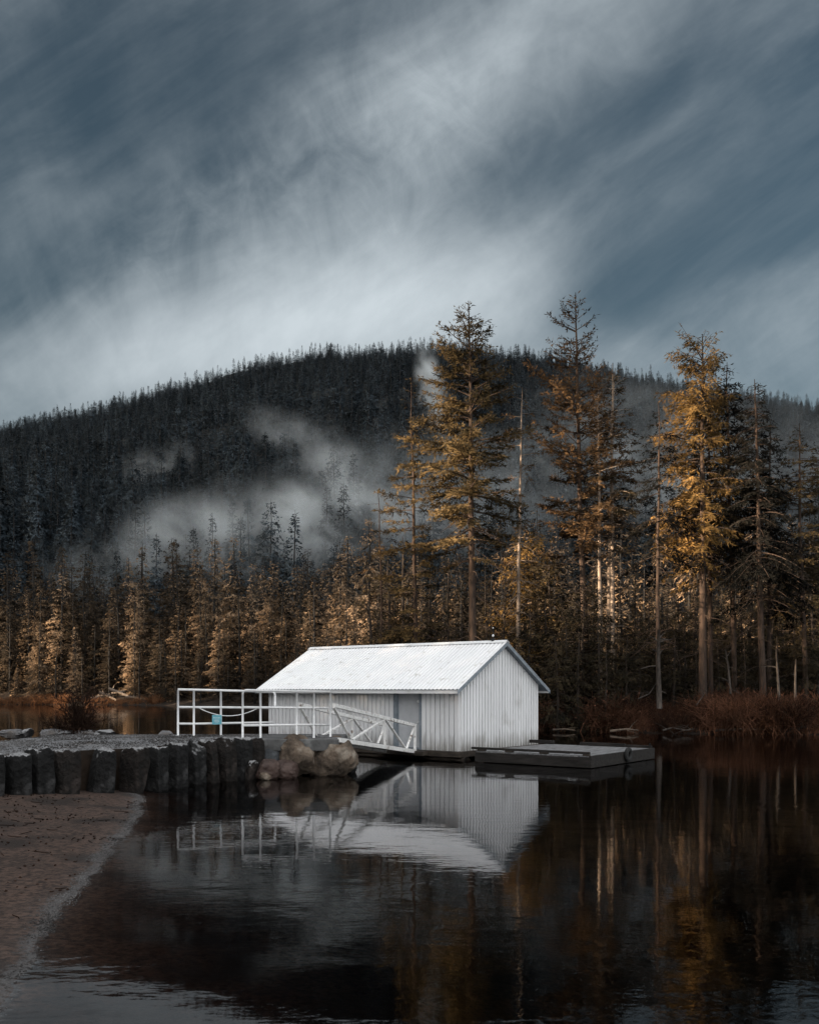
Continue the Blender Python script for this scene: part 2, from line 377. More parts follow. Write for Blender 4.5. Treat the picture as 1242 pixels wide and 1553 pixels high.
def conifer(name, seed, H, r0=.25, base=.3, R=3.0, prof=None, nb=110, e_top=35, e_low=-12, droop=.25, tipup=.0, f0=.2, tw=3.2,
            twl=.38, clump=.25, cw=.052, cl_sp=.072, flat=.12, gap=.0, asym=0., az0=0., hang=.12, lean=(0,0), wob=.12, dead=0, leaf='fir', bark='bark',
            sides=9, bl=.9, whorl=0, wood=True, twang=55, mass=1.0):
    """one conifer: meshes for trunk, branches and crown in local coordinates, base at the origin"""
    rng = np.random.default_rng(seed)
    prof = prof or (lambda s: (1-s)**.8)
    tt = np.linspace(0, 1, 16)
    wx = np.cumsum(rng.normal(size=16))*wob*.35; wy = np.cumsum(rng.normal(size=16))*wob*.35
    axis = np.stack([lean[0]*tt+wx*tt, lean[1]*tt+wy*tt, H*tt], 1)
    rad = r0*np.clip(1-tt, 0, 1)**.75+.018; rad[0] *= 1.3
    tb = MB(); tb.tube([(*axis[0][:2], -.6)]+[tuple(p) for p in axis], [rad[0]*1.1]+list(rad), sides)
    def ax(t):
        return np.stack([np.interp(t, tt, axis[:,k]) for k in range(3)], 1)
    # living branches
    s = np.sort(rng.random(nb)**.85)                       # 0 crown base .. 1 top
    if whorl:
        s = np.clip(np.round(s*whorl)/whorl + rng.normal(size=nb)*.006, 0, 1)
    t = base+(1-base)*s*.985
    az = np.arange(nb)*2.399+rng.normal(size=nb)*.5
    Lb = R*np.array([prof(x) for x in s])*rng.uniform(.55,1.12,nb)*(1+asym*np.cos(az-az0))+.12
    if gap:
        g = np.array([mnoise.noise((math.cos(a)*1.1+seed, math.sin(a)*1.1, x*7)) for a, x in zip(az, s)])
        keep = g > (gap-.55); s, t, az, Lb = s[keep], t[keep], az[keep], Lb[keep]; nb = len(s)
    el = np.radians(e_low+(e_top-e_low)*s+rng.normal(size=nb)*6)
    k = 7; q = np.linspace(0, 1, k)
    hd = np.stack([np.cos(az), np.sin(az), np.zeros(nb)], 1)
    bend = rng.normal(size=nb)*.12; lat = np.stack([-np.sin(az), np.cos(az), np.zeros(nb)], 1)
    zz = np.tan(el)[:,None]*q*Lb[:,None] - droop*(q**2)*Lb[:,None] + tipup*(q**3.5)*Lb[:,None]
    cur = ax(t)[:,None,:] + hd[:,None,:]*(q[None,:,None]*Lb[:,None,None]) + lat[:,None,:]*((q**2)[None,:,None]*(bend*Lb)[:,None,None])
    cur[:,:,2] += zz
    me_b = None
    if wood:
        rr = (.012+.014*Lb)[:,None]*(1-.85*q)[None,:]*(r0/.25)**.5
        V, Fq = tubes(cur, np.maximum(rr, .006), 4)
        Vs, Fs = [V], [Fq]
        if dead:
            nd = dead; td = rng.uniform(base*.45, base+.12, nd); azd = rng.uniform(0, 2*PI, nd); Ld = R*rng.uniform(.25,.8,nd)
            hd2 = np.stack([np.cos(azd), np.sin(azd), np.zeros(nd)], 1)
            cd = ax(td)[:,None,:]+hd2[:,None,:]*(q[None,:,None]*Ld[:,None,None])
            cd[:,:,2] += (np.tan(np.radians(rng.normal(-4,14,nd)))[:,None]*q - .28*q**2)*Ld[:,None]
            cd[:,1:] += rng.normal(size=cd[:,1:].shape)*.03
            V2, F2 = tubes(cd, np.maximum((.03*np.ones(nd))[:,None]*(1-.8*q), .008), 4); Vs.append(V2); Fs.append(F2+len(V))
            # forked dead twigs
            st = rng.integers(2, 6, nd); p0 = cd[np.arange(nd), st]; dr = unit(cd[:,-1]-cd[:,0]+rng.normal(size=(nd,3))*Ld[:,None]*.5)
            c3 = p0[:,None,:]+dr[:,None,:]*(np.linspace(0,1,3)[None,:,None]*(Ld*.45)[:,None,None])
            V3, F3 = tubes(c3, np.full((nd,3), .011), 3); Fs.append(F3+len(V)+len(V2)); Vs.append(V3)
        Vb, Fb = np.concatenate(Vs), np.concatenate(Fs)
        k0 = len(tb.v); tb.v += [tuple(p) for p in Vb.tolist()]; tb.f += [tuple(i+k0 for i in f) for f in Fb.tolist()]
    me_t = tb.mesh('trunk', M[bark], True)
    # twigs
    m = np.maximum((Lb*tw*2*mass).astype(int), 3); bi = np.repeat(np.arange(nb), m); nT = len(bi)
    qs = f0+(1-f0)*rng.random(nT)**.8
    f = qs*(k-1); i0 = np.minimum(f.astype(int), k-2); fr = (f-i0)[:,None]
    p0 = cur[bi,i0]*(1-fr)+cur[bi,i0+1]*fr
    tang = unit(cur[bi,i0+1]-cur[bi,i0])
    sgn = np.where(rng.random(nT) < .5, -1, 1)[:,None]
    sidev = unit(np.cross(tang, [0,0,1.0]))*sgn
    ang = np.radians(rng.normal(twang, 14, nT))[:,None]
    dr = tang*np.cos(ang)+sidev*np.sin(ang)+rng.normal(size=(nT,3))*.16
    dr[:,2] -= hang; dr = unit(dr)
    tl = np.maximum(Lb[bi]*twl*(1.05-.75*qs)*rng.uniform(.5,1.25,nT), .14)
    nc = np.maximum((tl/cl_sp).astype(int), 1); ci = np.repeat(np.arange(nT), nc); nC = len(ci)
    a = rng.random(nC); c0 = p0[ci]+dr[ci]*(a*tl[ci])[:,None]
    c0[:,2] -= (a**2)*tl[ci]*hang*.8
    cd = unit(dr[ci]+rng.normal(size=(nC,3))*.42)
    cl = clump*rng.uniform(.6,1.35,nC)
    V, Fq = blades(c0, c0+cd*cl[:,None], cw*rng.uniform(.7,1.4,nC), rng, flat)
    # leader tuft
    me_c = npmesh('crown', V, Fq, M[leaf])
    return me_t, me_b, me_c

def tree(name, meshes, loc, label, rz=0, group=None, cat='tree', sc=1.0):
    t = thing(name, label, cat, loc, rz, group); t.scale = (sc,sc,sc)
    link('trunk', meshes[0], t)
    if meshes[1]: link('branches', meshes[1], t)
    if meshes[2]: link('crown', meshes[2], t)
    return t
def gz(x, y): return float(ground_z([(x, y)])[0])

# hero trees of the right bank --------------------------------------------------
def hero(name, u_base, v_top, Y, label, u_top=None, **kw):
    x = gx(u_base, Y); z0 = gz(x, Y)-.1; H = zt(v_top, Y)-z0
    lx = gx(u_top, Y)-x if u_top else 0
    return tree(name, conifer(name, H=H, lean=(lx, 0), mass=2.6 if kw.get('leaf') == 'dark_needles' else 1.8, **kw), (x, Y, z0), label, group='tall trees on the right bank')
def p_fir(s):   # wide middle, pointed top, thinner skirt
    return np.interp(s, [0,.12,.35,.55,.72,.86,1], [.75,1,1,.80,.60,.40,.06])
hero('fir_tree', 718, 455, 56, 'tallest broad fir right behind the shed roof with bare lower trunk', 714, seed=3, r0=0.266, base=.40, R=3.9, prof=p_fir, nb=190,
     e_top=42, e_low=-10, droop=.22, tipup=.10, f0=.22, tw=3.8, gap=.28, dead=46, leaf='fir', asym=.05, az0=PI, wob=.1, whorl=34)
def p_pine(s):
    return np.interp(s, [0,.2,.5,.66,.70,.76,.85,.95,1], [.8,1,.92,.75,.45,.62,.50,.22,.04])
hero('pine_tree', 892, 445, 58, 'tall pine with sparse upswept top poking above the mountain ridge', 874, seed=8, r0=0.222, base=.36, R=3.2, prof=p_pine, nb=170,
     e_top=30, e_low=-4, droop=.10, tipup=.25, f0=.25, tw=4.2, gap=.30, dead=20, leaf='pine', whorl=24, asym=.2, az0=PI, twl=.26)
hero('pine_tree', 911, 588, 57.5, 'slim pine in the pale trunk cluster, closest to the upswept pine', 906, seed=12, r0=0.148, base=.50, R=2.3, nb=80, prof=p_fir, e_top=25, e_low=-5,
     droop=.18, tipup=.12, gap=.3, leaf='pine', dead=22, bark='pale_bark')
hero('pine_tree', 921, 560, 59.5, 'slim pine in the middle of the pale trunk cluster', 930, seed=15, r0=0.141, base=.55, R=2.2, nb=70, prof=p_fir, e_top=25, e_low=-8, droop=.2, tipup=.1,
     gap=.35, leaf='pine', dead=20, bark='pale_bark')
hero('pine_tree', 928, 552, 58.5, 'bright bare trunked pine at the dark tree end of the pale cluster', 934, seed=17, r0=0.163, base=.48, R=2.5, nb=75, prof=p_fir, e_top=25, e_low=-10, droop=.2,
     gap=.38, leaf='hemlock', dead=34, bark='pale_bark')
hero('fir_tree', 633, 570, 60, 'thin ragged fir with long side branch beside the tallest fir', 624, seed=21, r0=0.155, base=.30, R=3.0, nb=105, prof=lambda s: np.interp(s,[0,.3,.6,.8,1],[1,.85,.6,.3,.05]),
     e_top=20, e_low=-14, droop=.16, tipup=.14, gap=.42, leaf='fir', dead=40, asym=.25, az0=PI)
hero('dead_pine', 786, 588, 59, 'pale half dead pine with short stubby branches beside the tallest fir', 787, seed=25, r0=0.141, base=.42, R=1.7, nb=55, prof=lambda s: np.interp(s,[0,.3,.6,.85,1],[1,.8,.9,.7,.1]),
     e_top=8, e_low=-6, droop=.1, gap=.48, leaf='pine', bark='pale_bark', dead=48, tw=2.6)
hero('dead_pine', 577, 748, 62, 'thin bare snag with drooping dead limbs above the roof ridge', 577, seed=27, r0=0.089, base=.55, R=2.6, nb=14, prof=lambda s: np.interp(s,[0,.5,1],[1,.8,.1]),
     e_top=5, e_low=-5, droop=.2, gap=.3, leaf='pine', bark='bark', dead=26, tw=1.2)
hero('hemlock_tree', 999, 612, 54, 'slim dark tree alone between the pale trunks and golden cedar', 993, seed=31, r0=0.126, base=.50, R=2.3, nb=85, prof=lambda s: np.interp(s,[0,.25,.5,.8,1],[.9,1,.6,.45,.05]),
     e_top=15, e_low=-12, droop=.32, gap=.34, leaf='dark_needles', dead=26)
def p_cedar(s): return np.interp(s, [0,.1,.3,.6,.8,.92,1], [.5,.8,1,.95,.75,.5,.15])
hero('cedar_tree', 1066, 508, 55, 'golden leafy cedar, the brightest crown on the right bank', 1062, seed=35, r0=0.252, base=.36, R=2.5, prof=p_cedar, nb=210, e_top=48, e_low=-15,
     droop=.30, f0=.15, tw=4.2, gap=.26, leaf='cedar', hang=.55, dead=22, asym=.15, az0=PI*.9)
hero('cedar_tree', 1078, 600, 56.5, 'slender reddish trunk close against the golden cedar', 1074, seed=36, r0=0.163, base=.55, R=2.2, prof=p_cedar, nb=80, e_top=40, e_low=-15,
     droop=.3, gap=.3, leaf='hemlock', hang=.5, dead=12)
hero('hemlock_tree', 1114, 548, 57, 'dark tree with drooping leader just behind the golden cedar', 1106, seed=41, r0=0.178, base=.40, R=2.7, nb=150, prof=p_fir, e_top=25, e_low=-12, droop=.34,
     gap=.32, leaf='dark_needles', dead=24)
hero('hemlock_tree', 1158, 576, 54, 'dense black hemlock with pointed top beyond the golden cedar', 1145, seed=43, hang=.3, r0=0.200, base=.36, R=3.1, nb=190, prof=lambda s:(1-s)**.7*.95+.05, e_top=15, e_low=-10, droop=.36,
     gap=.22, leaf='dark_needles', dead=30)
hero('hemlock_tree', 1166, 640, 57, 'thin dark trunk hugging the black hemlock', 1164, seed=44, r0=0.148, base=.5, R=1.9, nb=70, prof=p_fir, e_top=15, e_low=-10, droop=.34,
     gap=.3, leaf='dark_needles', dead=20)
hero('fir_tree', 1222, 640, 56, 'open brown fir next to the black hemlock near the frame edge', 1220, seed=47, r0=0.155, base=.34, R=2.4, nb=160, prof=p_fir, e_top=20, e_low=-10, droop=.24,
     gap=.36, leaf='fir', dead=30)
hero('fir_tree', 1248, 655, 58.5, 'outermost brown fir cut by the frame edge on the right bank', 1248, seed=49, r0=0.148, base=.34, R=2.3, nb=150, prof=p_fir, e_top=20, e_low=-10, droop=.24,
     gap=.34, leaf='hemlock', dead=24)

# understory of the right bank ------------------------------------------------------
def p_cone(s): return (1-s)**.75
under_kinds = [conifer('u', 101, 12, .16, .06, 2.9, p_cone, 120, 20, -14, .34, 0, .12, 3.4, .40, .28, .075, .095, .1, .18, hang=.25, leaf='hemlock', bark='dark_bark'),
               conifer('u', 102, 12, .15, .05, 2.4, p_cone, 115, 25, -10, .30, 0, .12, 3.6, .40, .28, .075, .095, .1, .22, hang=.3, leaf='hemlock', bark='dark_bark'),
               conifer('u', 103, 12, .15, .04, 2.7, p_cedar, 130, 40, -18, .34, 0, .1, 3.6, .40, .28, .075, .095, .1, .24, hang=.6, leaf='hemlock', bark='dark_bark'),
               conifer('u', 104, 12, .14, .08, 2.3, p_cone, 100, 20, -16, .40, 0, .12, 3.4, .42, .28, .075, .095, .1, .26, hang=.3, leaf='fir', bark='dark_bark'),
               conifer('u', 105, 12, .15, .05, 2.5, p_cedar, 120, 40, -18, .34, 0, .1, 3.4, .40, .28, .075, .095, .1, .26, hang=.65, leaf='cedar', bark='dark_bark')]
UNDER = [(566,858,66,3),(590,835,68,0),(612,812,70,3),(648,868,64,3),(680,846,68,0),(703,905,61,1),(738,858,68,3),(764,880,61,1),(793,800,66,4),(817,806,65,4),(838,838,63,2),
         (852,905,58,0),(882,884,57,2),(908,930,55.5,0),(942,884,59,1),(962,868,62,3),(986,892,64,1),(1030,905,63,0),(1052,900,66,2),(1092,885,70,3),(1136,880,68,1),(1188,838,68,3),
         (1206,880,61,1),(1234,856,63,3),(1246,900,58,0),(846,965,54.6,2),(876,952,55,0),(918,985,53.6,1),(950,962,55,2),(1022,955,56.6,0),(1056,975,56,1),(1090,960,57,2),(1130,972,55.8,0),
         (1180,962,56.6,1),(1222,950,56,2),(575,930,62,1),(610,920,61,0),(660,930,60.5,2),(740,930,59,0),(800,920,57.5,2),(825,900,58,1),(690,955,59.5,1),(860,930,56,1),(895,920,58,2),(935,950,57,0),(970,930,57.5,2),(1000,970,57.5,0),(1040,940,59,1),(1075,945,60,0),(1110,935,58.5,2),(1150,950,60,0),(1170,930,58,1),(1200,960,58,2),(1240,965,57,0),(985,905,66,1),(1015,925,62,2),(1070,905,68,1),(1125,915,64,0),(1160,900,66,2),(1215,920,64,1)]
LM_RIGHT = [(575,'bare snag'),(633,'ragged thin fir'),(716,'tallest fir'),(786,'half dead pine'),(835,'roof eave tip'),(892,'upswept pine'),(925,'pale trunk cluster'),(999,'slim dark tree'),(1066,'golden cedar'),(1114,'drooping leader tree'),(1158,'black hemlock'),(1222,'open brown fir')]
def size_word(h): return 'low' if h < 6.5 else 'medium' if h < 10.5 else 'tall'
cells = {}
for (u, v, Y, kd) in UNDER:
    x = gx(u, Y); z0 = gz(x, Y)-.15; h = zt(v, Y)-z0
    lm = min(LM_RIGHT, key=lambda a: abs(a[0]-u))[1]
    cells.setdefault((size_word(h), lm, 'golden' if kd == 4 else 'dark' if kd in (0,1,2) else 'brown'), []).append((u, v, Y, kd, x, z0, h))
for (sw, lm, tone), lst in cells.items():
    lst.sort(key=lambda a: a[2])
    for i, (u, v, Y, kd, x, z0, h) in enumerate(lst):
        extra = '' if len(lst) == 1 else (', %s back from the water' % ORD[i])
        lab = '%s %s understory conifer standing by the %s%s' % (sw, tone, lm, extra)
        t = tree('understory_conifer', under_kinds[kd], (x, Y, z0), lab, random.uniform(0, 6.28), 'understory conifers on the right bank')
        k = h/12; t.scale = (k*random.uniform(1.0,1.25) if h < 9 else k*1.05,)*2+(k,)

# individual conifers of the far shore ------------------------------------------------
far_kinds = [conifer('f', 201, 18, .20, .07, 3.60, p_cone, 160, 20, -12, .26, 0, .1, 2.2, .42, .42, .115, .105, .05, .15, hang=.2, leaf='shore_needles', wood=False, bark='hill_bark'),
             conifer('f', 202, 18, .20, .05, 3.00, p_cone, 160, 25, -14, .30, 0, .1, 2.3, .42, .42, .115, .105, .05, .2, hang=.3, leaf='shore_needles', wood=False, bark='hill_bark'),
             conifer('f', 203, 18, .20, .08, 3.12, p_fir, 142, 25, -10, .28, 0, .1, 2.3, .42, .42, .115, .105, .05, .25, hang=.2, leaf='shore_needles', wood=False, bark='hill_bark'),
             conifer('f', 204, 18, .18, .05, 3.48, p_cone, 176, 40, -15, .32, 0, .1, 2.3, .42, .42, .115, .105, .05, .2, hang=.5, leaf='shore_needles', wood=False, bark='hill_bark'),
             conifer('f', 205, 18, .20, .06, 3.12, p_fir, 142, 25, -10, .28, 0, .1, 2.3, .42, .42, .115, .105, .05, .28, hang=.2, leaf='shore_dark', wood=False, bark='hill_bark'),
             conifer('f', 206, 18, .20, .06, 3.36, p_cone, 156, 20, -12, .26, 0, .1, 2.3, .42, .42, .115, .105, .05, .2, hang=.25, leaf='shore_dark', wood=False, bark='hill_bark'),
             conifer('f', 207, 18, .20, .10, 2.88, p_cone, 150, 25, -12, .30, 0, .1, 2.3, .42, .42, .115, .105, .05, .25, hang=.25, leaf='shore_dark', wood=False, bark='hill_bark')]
rs = np.random.default_rng(5)
cand = []
for _ in range(6000):
    u = rs.uniform(-30, 625); Y = rs.uniform(75, 200); x = gx(u, Y); cand.append((u, x, Y))
d = lake_dist([(c[1], c[2]) for c in cand])
chosen = []
for (u, x, Y), dd in sorted(zip(cand, d), key=lambda a: a[1]):
    if dd < 2.0 or dd > 42: continue
    if Y < 130 and u < 470 and False: continue
    sp = 3.3 if dd < 14 else 4.4
    if all((x-c[1])**2+(Y-c[2])**2 > sp*sp for c in chosen) and len(chosen) < 165:
        chosen.append((u, x, Y, dd))
LM_FAR = [(30,'the sunlit bank'),(120,'the dead bush'),(168,'the driftwood heap'),(222,'the pier rocks'),(272,'the end of the handrail'),(328,'the teal sign'),(392,'the roof eave corner'),(470,'the roof ridge end'),(530,'the roof middle'),(590,'the bare snag')]
fc = {}
for (u, x, Y, dd) in chosen:
    row = 'shoreline' if dd < 9 else 'middle' if dd < 22 else 'rear'
    fc.setdefault((row, min(LM_FAR, key=lambda a: abs(a[0]-u))[1]), []).append((u, x, Y, dd))
for (row, lm), lst in fc.items():
    lst.sort(key=lambda a: -a[0])
    for i, (u, x, Y, dd) in enumerate(lst):
        h = (rs.uniform(5,13) if dd < 6 else rs.uniform(9,21) if dd < 14 else rs.uniform(13,26))
        if u > 380: h *= .80*min(1, (Y-20)/105)+.1
        h = max(h, 5)
        lab = '%s row far shore conifer above %s, %s counting from the shed' % (row, lm, ORD[min(i,15)])
        kd = int(rs.choice([0,1,2,3,4,5,6,4,5,6])) if u < 270 else int(rs.choice([0,1,2,3,0,1,3,5]))  # sun and shade put into needle colour: pale kinds where the shore is lit
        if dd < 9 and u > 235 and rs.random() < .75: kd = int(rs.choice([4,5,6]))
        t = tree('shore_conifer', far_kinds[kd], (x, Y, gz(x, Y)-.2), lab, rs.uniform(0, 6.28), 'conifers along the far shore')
        k = h/18; t.scale = (k*(1.45 if h < 11 else 1.2 if h < 16 else 1.0),)*2+(k,)

# forest masses (stuff): points carry instanced trees -----------------------------------
hidden = bpy.data.collections.new('forest_kinds'); 
def kinds_collection(name, list_of_meshes):
    col = bpy.data.collections.new(name)
    for i, me in enumerate(list_of_meshes):
        o = bpy.data.objects.new('%s_%d' % (name, i), me); col.objects.link(o)
    return col
def joined(meshes, mats):
    V, Fq = [], []
    k = 0; mi = []
    import itertools
    verts = []; faces = []
    for j, me in enumerate(meshes):
        n = len(me.vertices); co = np.empty(n*3, np.float32); me.vertices.foreach_get('co', co); verts.append(co.reshape(-1,3))
        for p in me.polygons:
            faces.append(tuple(i+k for i in p.vertices)); mi.append(j)
        k += n
    me = bpy.data.meshes.new('conifer'); me.from_pydata(np.concatenate(verts).tolist(), [], faces); me.update()
    for m in mats: me.materials.append(m)
    me.polygons.foreach_set('material_index', np.array(mi, np.int32))
    return me
def small(seed, R, leaf, base=.06, nb=64, tw=1.5, clump=.75, cw=.30, prof=p_cone, cs=.33):
    a, b, c = conifer('s', seed, 20, .2, base, R, prof, nb, 20, -14, .3, 0, .05, tw, .45, clump, cw, cs, .0, .0, hang=.3, leaf=leaf, wood=False, sides=5)
    return joined([a, c], [M['hill_bark'], M[leaf]])
def p_spire(s): return (1-s)**.95
hill_col = kinds_collection('hill_conifers', [small(301,4.6,'hill_needles',prof=p_spire,nb=80), small(302,3.8,'hill_needles',nb=80), small(303,4.4,'hill_needles',prof=p_fir,nb=80), small(304,4.1,'hill_needles',base=.12,prof=p_spire,nb=80)])
slope_col = kinds_collection('slope_conifers', [small(321,4.0,'hill_needles',nb=150,tw=2.0,clump=.6,cw=.19,cs=.2,prof=p_spire), small(322,3.3,'hill_needles',nb=150,tw=2.0,clump=.6,cw=.19,cs=.2), small(323,3.7,'hill_needles',nb=150,tw=2.0,clump=.6,cw=.19,cs=.2,prof=p_fir)])
wood_col = kinds_collection('wood_conifers', [small(311,3.0,'shore_needles',nb=95,tw=2.0,clump=.55,cw=.12,cs=.15), small(312,2.5,'shore_needles',nb=95,tw=2.0,clump=.55,cw=.12,cs=.15),
                                              small(313,3.1,'shore_dark',nb=95,tw=2.0,clump=.55,cw=.12,cs=.15,prof=p_fir), small(314,2.9,'shore_dark',nb=95,tw=2.0,clump=.55,cw=.12,cs=.15)])
def scatter(name, pts, scales, col, label, cat):
    me = bpy.data.meshes.new(name); me.from_pydata([tuple(p) for p in pts], [], [])
    a = me.attributes.new('size', 'FLOAT', 'POINT'); a.data.foreach_set('value', np.asarray(scales, np.float32))
    o = link(name, me); tag(o, label, cat, kind='stuff')
    ng = bpy.data.node_groups.new(name, 'GeometryNodeTree')
    ng.interface.new_socket('Geometry', in_out='INPUT', socket_type='NodeSocketGeometry'); ng.interface.new_socket('Geometry', in_out='OUTPUT', socket_type='NodeSocketGeometry')
    gi = ng.nodes.new('NodeGroupInput'); go = ng.nodes.new('NodeGroupOutput')
    mp = ng.nodes.new('GeometryNodeMeshToPoints'); ip = ng.nodes.new('GeometryNodeInstanceOnPoints'); ci = ng.nodes.new('GeometryNodeCollectionInfo')
    ci.inputs['Collection'].default_value = col; ci.inputs['Separate Children'].default_value = True; ci.inputs['Reset Children'].default_value = True
    ip.inputs['Pick Instance'].default_value = True
    rv = ng.nodes.new('FunctionNodeRandomValue'); rv.data_type = 'FLOAT_VECTOR'; rv.inputs[0].default_value = (-.03,-.03,0); rv.inputs[1].default_value = (.03,.03,6.28)
    na = ng.nodes.new('GeometryNodeInputNamedAttribute'); na.data_type = 'FLOAT'; na.inputs['Name'].default_value = 'size'
    l = ng.links.new
    l(gi.outputs[0], mp.inputs[0]); l(mp.outputs[0], ip.inputs['Points']); l(ci.outputs[0], ip.inputs['Instance'])
    l(rv.outputs[0], ip.inputs['Rotation']); l(na.outputs[0], ip.inputs['Scale']); l(ip.outputs[0], go.inputs[0])
    md = o.modifiers.new('scatter', 'NODES'); md.node_group = ng
    return o
def jitter_points(x0, x1, y0, y1, sp, rng):
    X, Y = np.meshgrid(np.arange(x0, x1, sp), np.arange(y0, y1, sp)); P = np.stack([X.ravel(), Y.ravel()], 1)
    return P+rng.uniform(-.48,.48,P.shape)*sp
r9 = np.random.default_rng(9)
P = jitter_points(-840, 840, 200, 1160, 8.0, r9)
P = P[np.abs(P[:,0]) < P[:,1]*.62+120]
dens = vnoise(P, .016, 3); P = P[dens > -.55+r9.random(len(P))*.15]
z = mz_noisy(P); gzv = ground_z(P); z = np.maximum(z, gzv)
sc = (.50+.85*r9.random(len(P))**1.9)*np.interp(P[:,1], [190,500,1100], [1.12,1.0,.88])
nr = P[:,1] < 400
scatter('hillside_forest', np.column_stack([P, z-.4])[~nr], sc[~nr], hill_col, 'dark conifer forest covering the upper mountainside to the ridge', 'forest')
scatter('slope_forest', np.column_stack([P, z-.4])[nr], sc[nr], slope_col, 'misty conifer forest on the foot of the mountain', 'forest')
P = jitter_points(-20, 170, 60, 200, 4.8, r9); dl = lake_dist(P)
P = P[(dl > 16) & (P[:,0] > (P[:,1]*-.03-2))]
scatter('bank_woodland', np.column_stack([P, ground_z(P)-.3]), .50+.42*r9.random(len(P)), wood_col, 'sunlit woodland behind the tall trees of the right bank', 'woodland')
P = jitter_points(-240, 0, 100, 205, 4.6, r9); dl = lake_dist(P); P = P[(dl > 36) | ((dl > 3) & (P[:,0] < P[:,1]*-.475-1) & (P[:,1] > 135))]
scatter('shore_woodland', np.column_stack([P, ground_z(P)-.3]), .75+.5*r9.random(len(P)), wood_col, 'deep conifer woodland behind the far shore trees', 'woodland')
# the woods on the near shore, beside and behind the photographer: they shade the shed and the beach
ab = jitter_points(-98, -50, -75, 172, 3.6, r9)
ab = ab[(ab[:,1] < 138) | (np.sin(ab[:,1]*.40)+r9.normal(size=len(ab))*.25 > .45)]
P = np.stack([-ab[:,0]*SX+ab[:,1]*SY, -ab[:,0]*SY-ab[:,1]*SX], 1); P = P[lake_dist(P) > 1]
scatter('near_shore_woods', np.column_stack([P, ground_z(P)-.3]), 1.16+.26*r9.random(len(P)), wood_col, 'woods on the near shore behind the photographer', 'woodland')

# ------------------------------------------------------------------ shrubs and grass
def twig_shrub(seed, h, w, n, mat, leafn=0, leafmat_=None, thick=.008):
    rng = np.random.default_rng(seed); q = np.linspace(0, 1, 5)
    az = rng.uniform(0, 2*PI, n); out = rng.random(n)**.7*w; hh = h*rng.uniform(.45,1.0,n)
    root = np.stack([rng.normal(0,w*.28,n), rng.normal(0,w*.28,n), np.full(n,-.1)], 1)
    c = root[:,None,:]+np.stack([np.cos(az)[:,None]*out[:,None]*q**1.5, np.sin(az)[:,None]*out[:,None]*q**1.5, hh[:,None]*(q-.15*q**3)], 2)
    c[:,1:] += rng.normal(size=c[:,1:].shape)*.035*h
    V, Fq = tubes(c, np.maximum(thick*(1-.75*q)[None,:]*np.ones((n,1)), .003)*rng.uniform(.7,1.5,(n,1)), 3)
    m = 3; bi = np.repeat(np.arange(n), m); st = rng.integers(1, 4, len(bi)); p0 = c[bi, st]
    dr = unit(c[bi,4]-c[bi,0]+rng.normal(size=(len(bi),3))*.55*h); ll = h*rng.uniform(.12,.38,len(bi))
    c2 = p0[:,None,:]+dr[:,None,:]*(np.linspace(0,1,3)[None,:,None]*ll[:,None,None])
    V2, F2 = tubes(c2, np.full((len(bi),3), thick*.5), 3)
    Vs = np.concatenate([V, V2]); Fs = np.concatenate([Fq, F2+len(V)])
    me = npmesh('stems', Vs, Fs, M[mat]); lf = None
    if leafn:
        b = rng.integers(0, len(bi), leafn); p = c2[b,1]+rng.normal(size=(leafn,3))*.06*h
        dd = unit(rng.normal(size=(leafn,3))+[0,0,.3]); V3, F3 = blades(p, p+dd*(.05*h*rng.uniform(.6,1.5,leafn))[:,None], np.full(leafn, .022*h), rng, .2)
        lf = npmesh('leaves', V3, F3, M[leafmat_])
    return me, lf
red = [twig_shrub(400+i, 1.5, 1.1, 150, 'red_twigs', 260, 'red_twigs', .011) for i in range(4)]
red += [twig_shrub(440+i, 1.5, 1.0, 130, 'dark_twigs', 160, 'hemlock', .011) for i in range(2)]
rb = np.random.default_rng(21); shr = []
for i in range(46):
    u = rb.uniform(835, 1262); Y = 52.0-.0040*(u-835)+rb.uniform(.2, 4.4)+ (.8 if u < 900 else 0)
    shr.append((u, Y))
for i, (u, Y) in enumerate(shr):
    x = gx(u, Y)
    while lake_dist([(x, Y)])[0] < .25: Y += .3; x = gx(u, Y)
    shr[i] = (u, Y, x)
LM_SH = [(850,'the roof eave tip'),(905,'the dock back rail'),(950,'the pale trunk cluster'),(999,'the leaning snag'),(1066,'the golden cedar'),(1114,'the drooping leader tree'),(1158,'the black hemlock'),(1222,'the open brown fir')]
sc_ = {}
for (u, Y, x) in shr: sc_.setdefault(min(LM_SH, key=lambda a: abs(a[0]-u))[1], []).append((u, Y, x))
for lm, lst in sc_.items():
    lst.sort(key=lambda a: a[1])
    for i, (u, Y, x) in enumerate(lst):
        ks = int(rb.choice([0,1,2,3,0,1,2,4,5])); st, lf = red[ks]
        t = thing('shore_shrub', ('leafless reddish' if ks < 4 else 'dark twiggy')+' shrub below %s, %s back from the waterline' % (lm, ORD[min(i,15)]), 'shrub', (x, Y, gz(x,Y)), rb.uniform(0,6.28), 'shrubs on the right bank')
        k = rb.uniform(.65,1.8); t.scale = (k*1.15,k*1.15,k)
        link('stems', st, t); link('leaves', lf, t)
